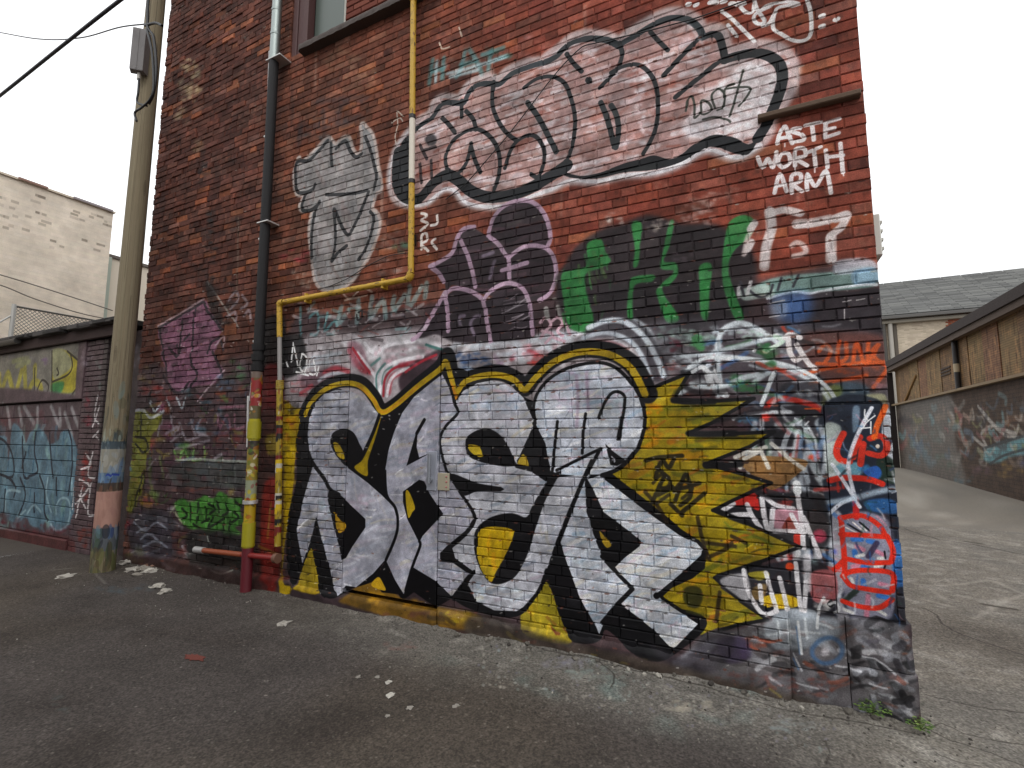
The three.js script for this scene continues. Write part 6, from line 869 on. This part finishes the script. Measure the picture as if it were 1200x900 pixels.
  for (const s of ['1080,712 1096,720 1104,730 1116,738 1150,752 1210,770', '1066,842 1090,852 1104,848 1140,862 1220,876', '1084,852 1110,866 1130,872 1180,890 1230,910', '1086,814 1120,822 1160,830 1210,836', '966,868 972,880 968,896', '1096,882 1120,892 1150,898', '560,742 640,764 700,776 770,792 850,812 930,834 1000,846 1070,860', '700,776 720,790 716,806', '1060,620 1100,632 1150,640 1210,652']) crack(s);
  w.finish(0.10, 13, 3);
  const axis = (a, b, n) => Array.from({ length: n + 1 }, (_, i) => mix(a, b, i / n)), far = (a, b, s0) => { const o = [a]; let s = s0; const k = Math.sign(b - a); while ((b - o[o.length - 1]) * k > s) { o.push(o[o.length - 1] + s * k); s *= 1.25; } o.push(b); return o; };
  const grid = (xs, zs, keep, uvOf, colour) => {
    const nx = xs.length, p = [], uv = [], c = [], idx = [];
    for (const z of zs) for (const x of xs) { p.push(x, groundY(x, z), z); uv.push(...uvOf(x, z)); if (colour) c.push(...colour(x, z)); }
    for (let j = 0; j + 1 < zs.length; j++) for (let i = 0; i + 1 < nx; i++) { if (!keep((xs[i] + xs[i + 1]) / 2, (zs[j] + zs[j + 1]) / 2)) continue; const a = j * nx + i; idx.push(a, a + nx, a + 1, a + 1, a + nx, a + nx + 1); }
    const g = new THREE.BufferGeometry(); g.setAttribute('position', new THREE.Float32BufferAttribute(p, 3)); g.setAttribute('uv', new THREE.Float32BufferAttribute(uv, 2)); if (colour) g.setAttribute('color', new THREE.Float32BufferAttribute(c, 3)); g.setIndex(idx); g.computeVertexNormals(); return g;
  };
  const nx = axis(GR.x0, GR.x1, 200), nz = [...axis(GR.z0, -0.1, 100), ...axis(-0.1, 0.26, 36).slice(1), ...axis(0.26, GR.z1, 60).slice(1)];
  structure('alley_pavement', grid(nx, nz, () => true, (x, z) => q.uv(x, -z)), q.mat(0.012, 0.30, { specularIntensity: 0.5 }));
  const cv = canvas(512, 512), x = cv.getContext('2d'); x.fillStyle = '#e6e3df'; x.fillRect(0, 0, 512, 512); for (let i = 0; i < 9000; i++) { x.fillStyle = rgba(['#8f8a85', '#ffffff', '#6a625a'][i % 3], 0.5); x.fillRect(R() * 512, R() * 512, 1 + R() * 2, 1 + R() * 2); }
  const xs = [...far(GR.x0, -120, 0.6).slice(1).reverse(), ...axis(GR.x0, GR.x1, 40), ...far(GR.x1, 120, 0.3).slice(1)], zs = [...far(GR.z0, -120, 0.3).slice(1).reverse(), ...axis(GR.z0, GR.z1, 24), ...far(GR.z1, 80, 0.4).slice(1)];
  structure('alley_pavement', grid(xs, zs, (x, z) => !(x > GR.x0 && x < GR.x1 && z > GR.z0 && z < GR.z1), (x, z) => [x / 2, z / 2], (x, z) => paving(x, z).map((v) => v * gd * 1.12)), new THREE.MeshStandardMaterial({ map: texture(cv), vertexColors: true, roughness: 0.9, bumpMap: grainAt(2, 2), bumpScale: 0.006 }));
}
function rubG(w, x, y, rx, ry, c, a, n) { for (let i = 0; i < n; i++) { const t = w.R() * 6.28, k = Math.sqrt(w.R()); w.spray(x + Math.cos(t) * rx * k, y + Math.sin(t) * ry * k, 3 + w.R() * 6, 2 + w.R() * 2, c, a * (0.3 + w.R() * 0.7)); } }
{ // loose grit, most of it along the wall foot
  const g = new THREE.IcosahedronGeometry(1, 0), R = rng(90), n = 4200, im = new THREE.InstancedMesh(g, new THREE.MeshStandardMaterial({ color: 0xffffff, roughness: 0.95 }), n), M = new THREE.Matrix4(), Q = new THREE.Quaternion(), col = new THREE.Color();
  for (let i = 0; i < n; i++) {
    const nearWall = R() < 0.7; let x, z; if (nearWall) { x = -7.4 + R() * 7.7; z = 0.035 + R() ** 2.2 * 0.8; } else { x = -8 + R() * 9.5; z = R() * 2.6 - 0.2; if (z < 0.04) x = 0.05 + R() * 1.5; }
    const s = i < 60 ? (x = -3.0 + R() * 2.9, z = 0.03 + R() * 0.06, 0.006 + R() ** 2 * 0.016) : 0.0014 + R() ** 5 * 0.007; Q.setFromEuler(new THREE.Euler(R() * 6, R() * 6, R() * 6)); M.compose(V(x, groundY(x, z) + s * 0.4, z), Q, V(s * (0.8 + R() * 0.6), s * 0.8, s)); im.setMatrixAt(i, M);
    const t = R(); col.set(t < 0.45 ? '#57524b' : t < 0.8 ? '#6f6a62' : t < 0.84 ? '#a09b91' : '#3d3834'); im.setColorAt(i, col);
  }
  im.castShadow = im.receiveShadow = true; top(im, 'loose_grit', 'scattered grit and small stones on the alley paving', 'grit', null, 'stuff');
}
// ---------------------------------------------------------------- litter, paint mark, weeds
function scrap(px, py, size, label, group, seed, c = '#a19b92', tall = 0.35) {
  const R = rng(seed), g = new THREE.IcosahedronGeometry(1, 2), p = g.attributes.position, a = onY(px, py);
  const sx = size * (0.8 + R() * 0.7), sz = size * (0.5 + R() * 0.5);
  for (let i = 0; i < p.count; i++) { const v = V(p.getX(i), p.getY(i), p.getZ(i)), k = 0.75 + 0.9 * noise.noise(v.x * 1.6 + seed, v.y * 1.6, v.z * 1.6) + 0.35 * Math.abs(noise.noise(v.x * 4, v.y * 4 + seed, v.z * 4)); p.setXYZ(i, v.x * k * sx, Math.max(-0.002, v.y * k * size * tall + size * tall * 0.25), v.z * k * sz); }
  g.rotateY(R() * 3); g.computeVertexNormals();
  const m = top(new THREE.Mesh(g, plain(c, { roughness: 0.85, bump: 0.003, flatShading: true })), 'litter_scrap', label, 'litter', group); m.castShadow = m.receiveShadow = true; m.position.set(a.x, groundY(a.x, a.z), a.z); return m;
}
{
  const R = rng(7), heap = 'torn white scraps in the litter heap beside the utility pole';
  for (let i = 0; i < 9; i++) scrap(148 + R() * 40, 660 + R() * 14 + (i % 3) * 2, 0.05 + R() * 0.07, heap, 'scraps heaped beside the pole', 100 + i, ['#a59f96', '#bdb7ad', '#8d867c', '#7c5f50'][i % 4], 0.3);
  scrap(186, 688, 0.075, 'white torn scrap lying below the litter heap', 'scraps below the heap', 131); scrap(194, 694, 0.07, 'white torn scrap lying below the litter heap', 'scraps below the heap', 132);
  scrap(76, 676, 0.09, 'flat white scrap on the asphalt in front of the garage', null, 133, '#a8a299', 0.2);
  scrap(333, 731, 0.055, 'pale flattened scrap on the asphalt in front of the steel door', null, 134, '#9c968d', 0.22);
  scrap(455, 800, 0.024, 'small white chip beside a round white blob on the asphalt', null, 135, '#b5b0a6', 0.3); scrap(457, 816, 0.028, 'round white blob on the open asphalt', null, 136, '#bdb8ae', 0.35);
  for (const [x, y] of [[300, 690], [290, 706], [420, 794], [442, 794], [454, 840], [480, 830], [534, 828], [350, 700]]) scrap(x, y, 0.012 + R() * 0.008, 'tiny pale paper fleck on the asphalt', 'tiny flecks on the asphalt', 140 + x, '#958f86', 0.4);
}
{
  const a = onY(228, 772), s = new THREE.Shape(), R = rng(2); for (let i = 0; i <= 26; i++) { const t = i / 26 * 6.283, r = 0.075 * (0.65 + 0.6 * R()); const q = [Math.cos(t) * r * 1.25, Math.sin(t) * r * 0.5]; i ? s.lineTo(...q) : s.moveTo(...q); }
  const m = top(new THREE.Mesh(new THREE.ExtrudeGeometry(s, { depth: 0.0025, bevelEnabled: false }).rotateX(-Math.PI / 2), plain('#6a3228', { roughness: 0.7, bump: 0.004, bumpRepeat: 12 })), 'paint_spot', 'small red paint spot on the dark asphalt', 'paint mark'); m.receiveShadow = true; m.position.set(a.x, groundY(a.x, a.z) + 0.003, a.z);
}
function weed(px, py, r, n, label, seed) {
  const a = onY(px, py), R = rng(seed), t = thing('weed', label, 'weed'); t.position.set(a.x, groundY(a.x, a.z), a.z);
  const q = new Quads(), st = [], shades = ['#5c7a34', '#6d8a3c', '#48662a', '#7d9448'];
  for (let i = 0; i < n; i++) {
    const an = R() * 6.28, d = r * Math.sqrt(R()), h = 0.01 + (r - d * 0.7) * (0.4 + R() * 0.7), b = V(Math.cos(an) * d, h, Math.sin(an) * d), l = 0.008 + R() * 0.016, w = l * 0.42, yaw = an + (R() - 0.5) * 2, lift = (R() - 0.3) * 0.8;
    const f = V(Math.cos(yaw) * Math.cos(lift), Math.sin(lift), Math.sin(yaw) * Math.cos(lift)), s = V(-Math.sin(yaw), 0, Math.cos(yaw)), c = lin(shades[Math.floor(R() * 4)]); q.color = [c.r * 0.7, c.g * 0.7, c.b * 0.7];
    const m1 = b.clone().addScaledVector(f, l * 0.5), e = b.clone().addScaledVector(f, l).add(V(0, -l * 0.15, 0)); q.quad(b.toArray(), m1.clone().addScaledVector(s, w).toArray(), e.toArray(), m1.clone().addScaledVector(s, -w).toArray());
    if (i % 3 === 0) st.push(rod(V(Math.cos(an) * d * 0.2, 0, Math.sin(an) * d * 0.2), b, 0.0012, 0.0008, 5));
  }
  part('leaves', q.geo(), new THREE.MeshStandardMaterial({ vertexColors: true, roughness: 0.8, side: THREE.DoubleSide }), t, 'stuff'); part('stems', mergeGeometries(st), plain('#5a6a34'), t, 'stuff');
}
weed(1022, 840, 0.075, 190, 'leafy green weed growing at the foot of the corner stones', 1); weed(1078, 856, 0.05, 90, 'small sparse weed in the crack past the building corner', 2);
console.log('ground done');
renderer.render(scene, camera);
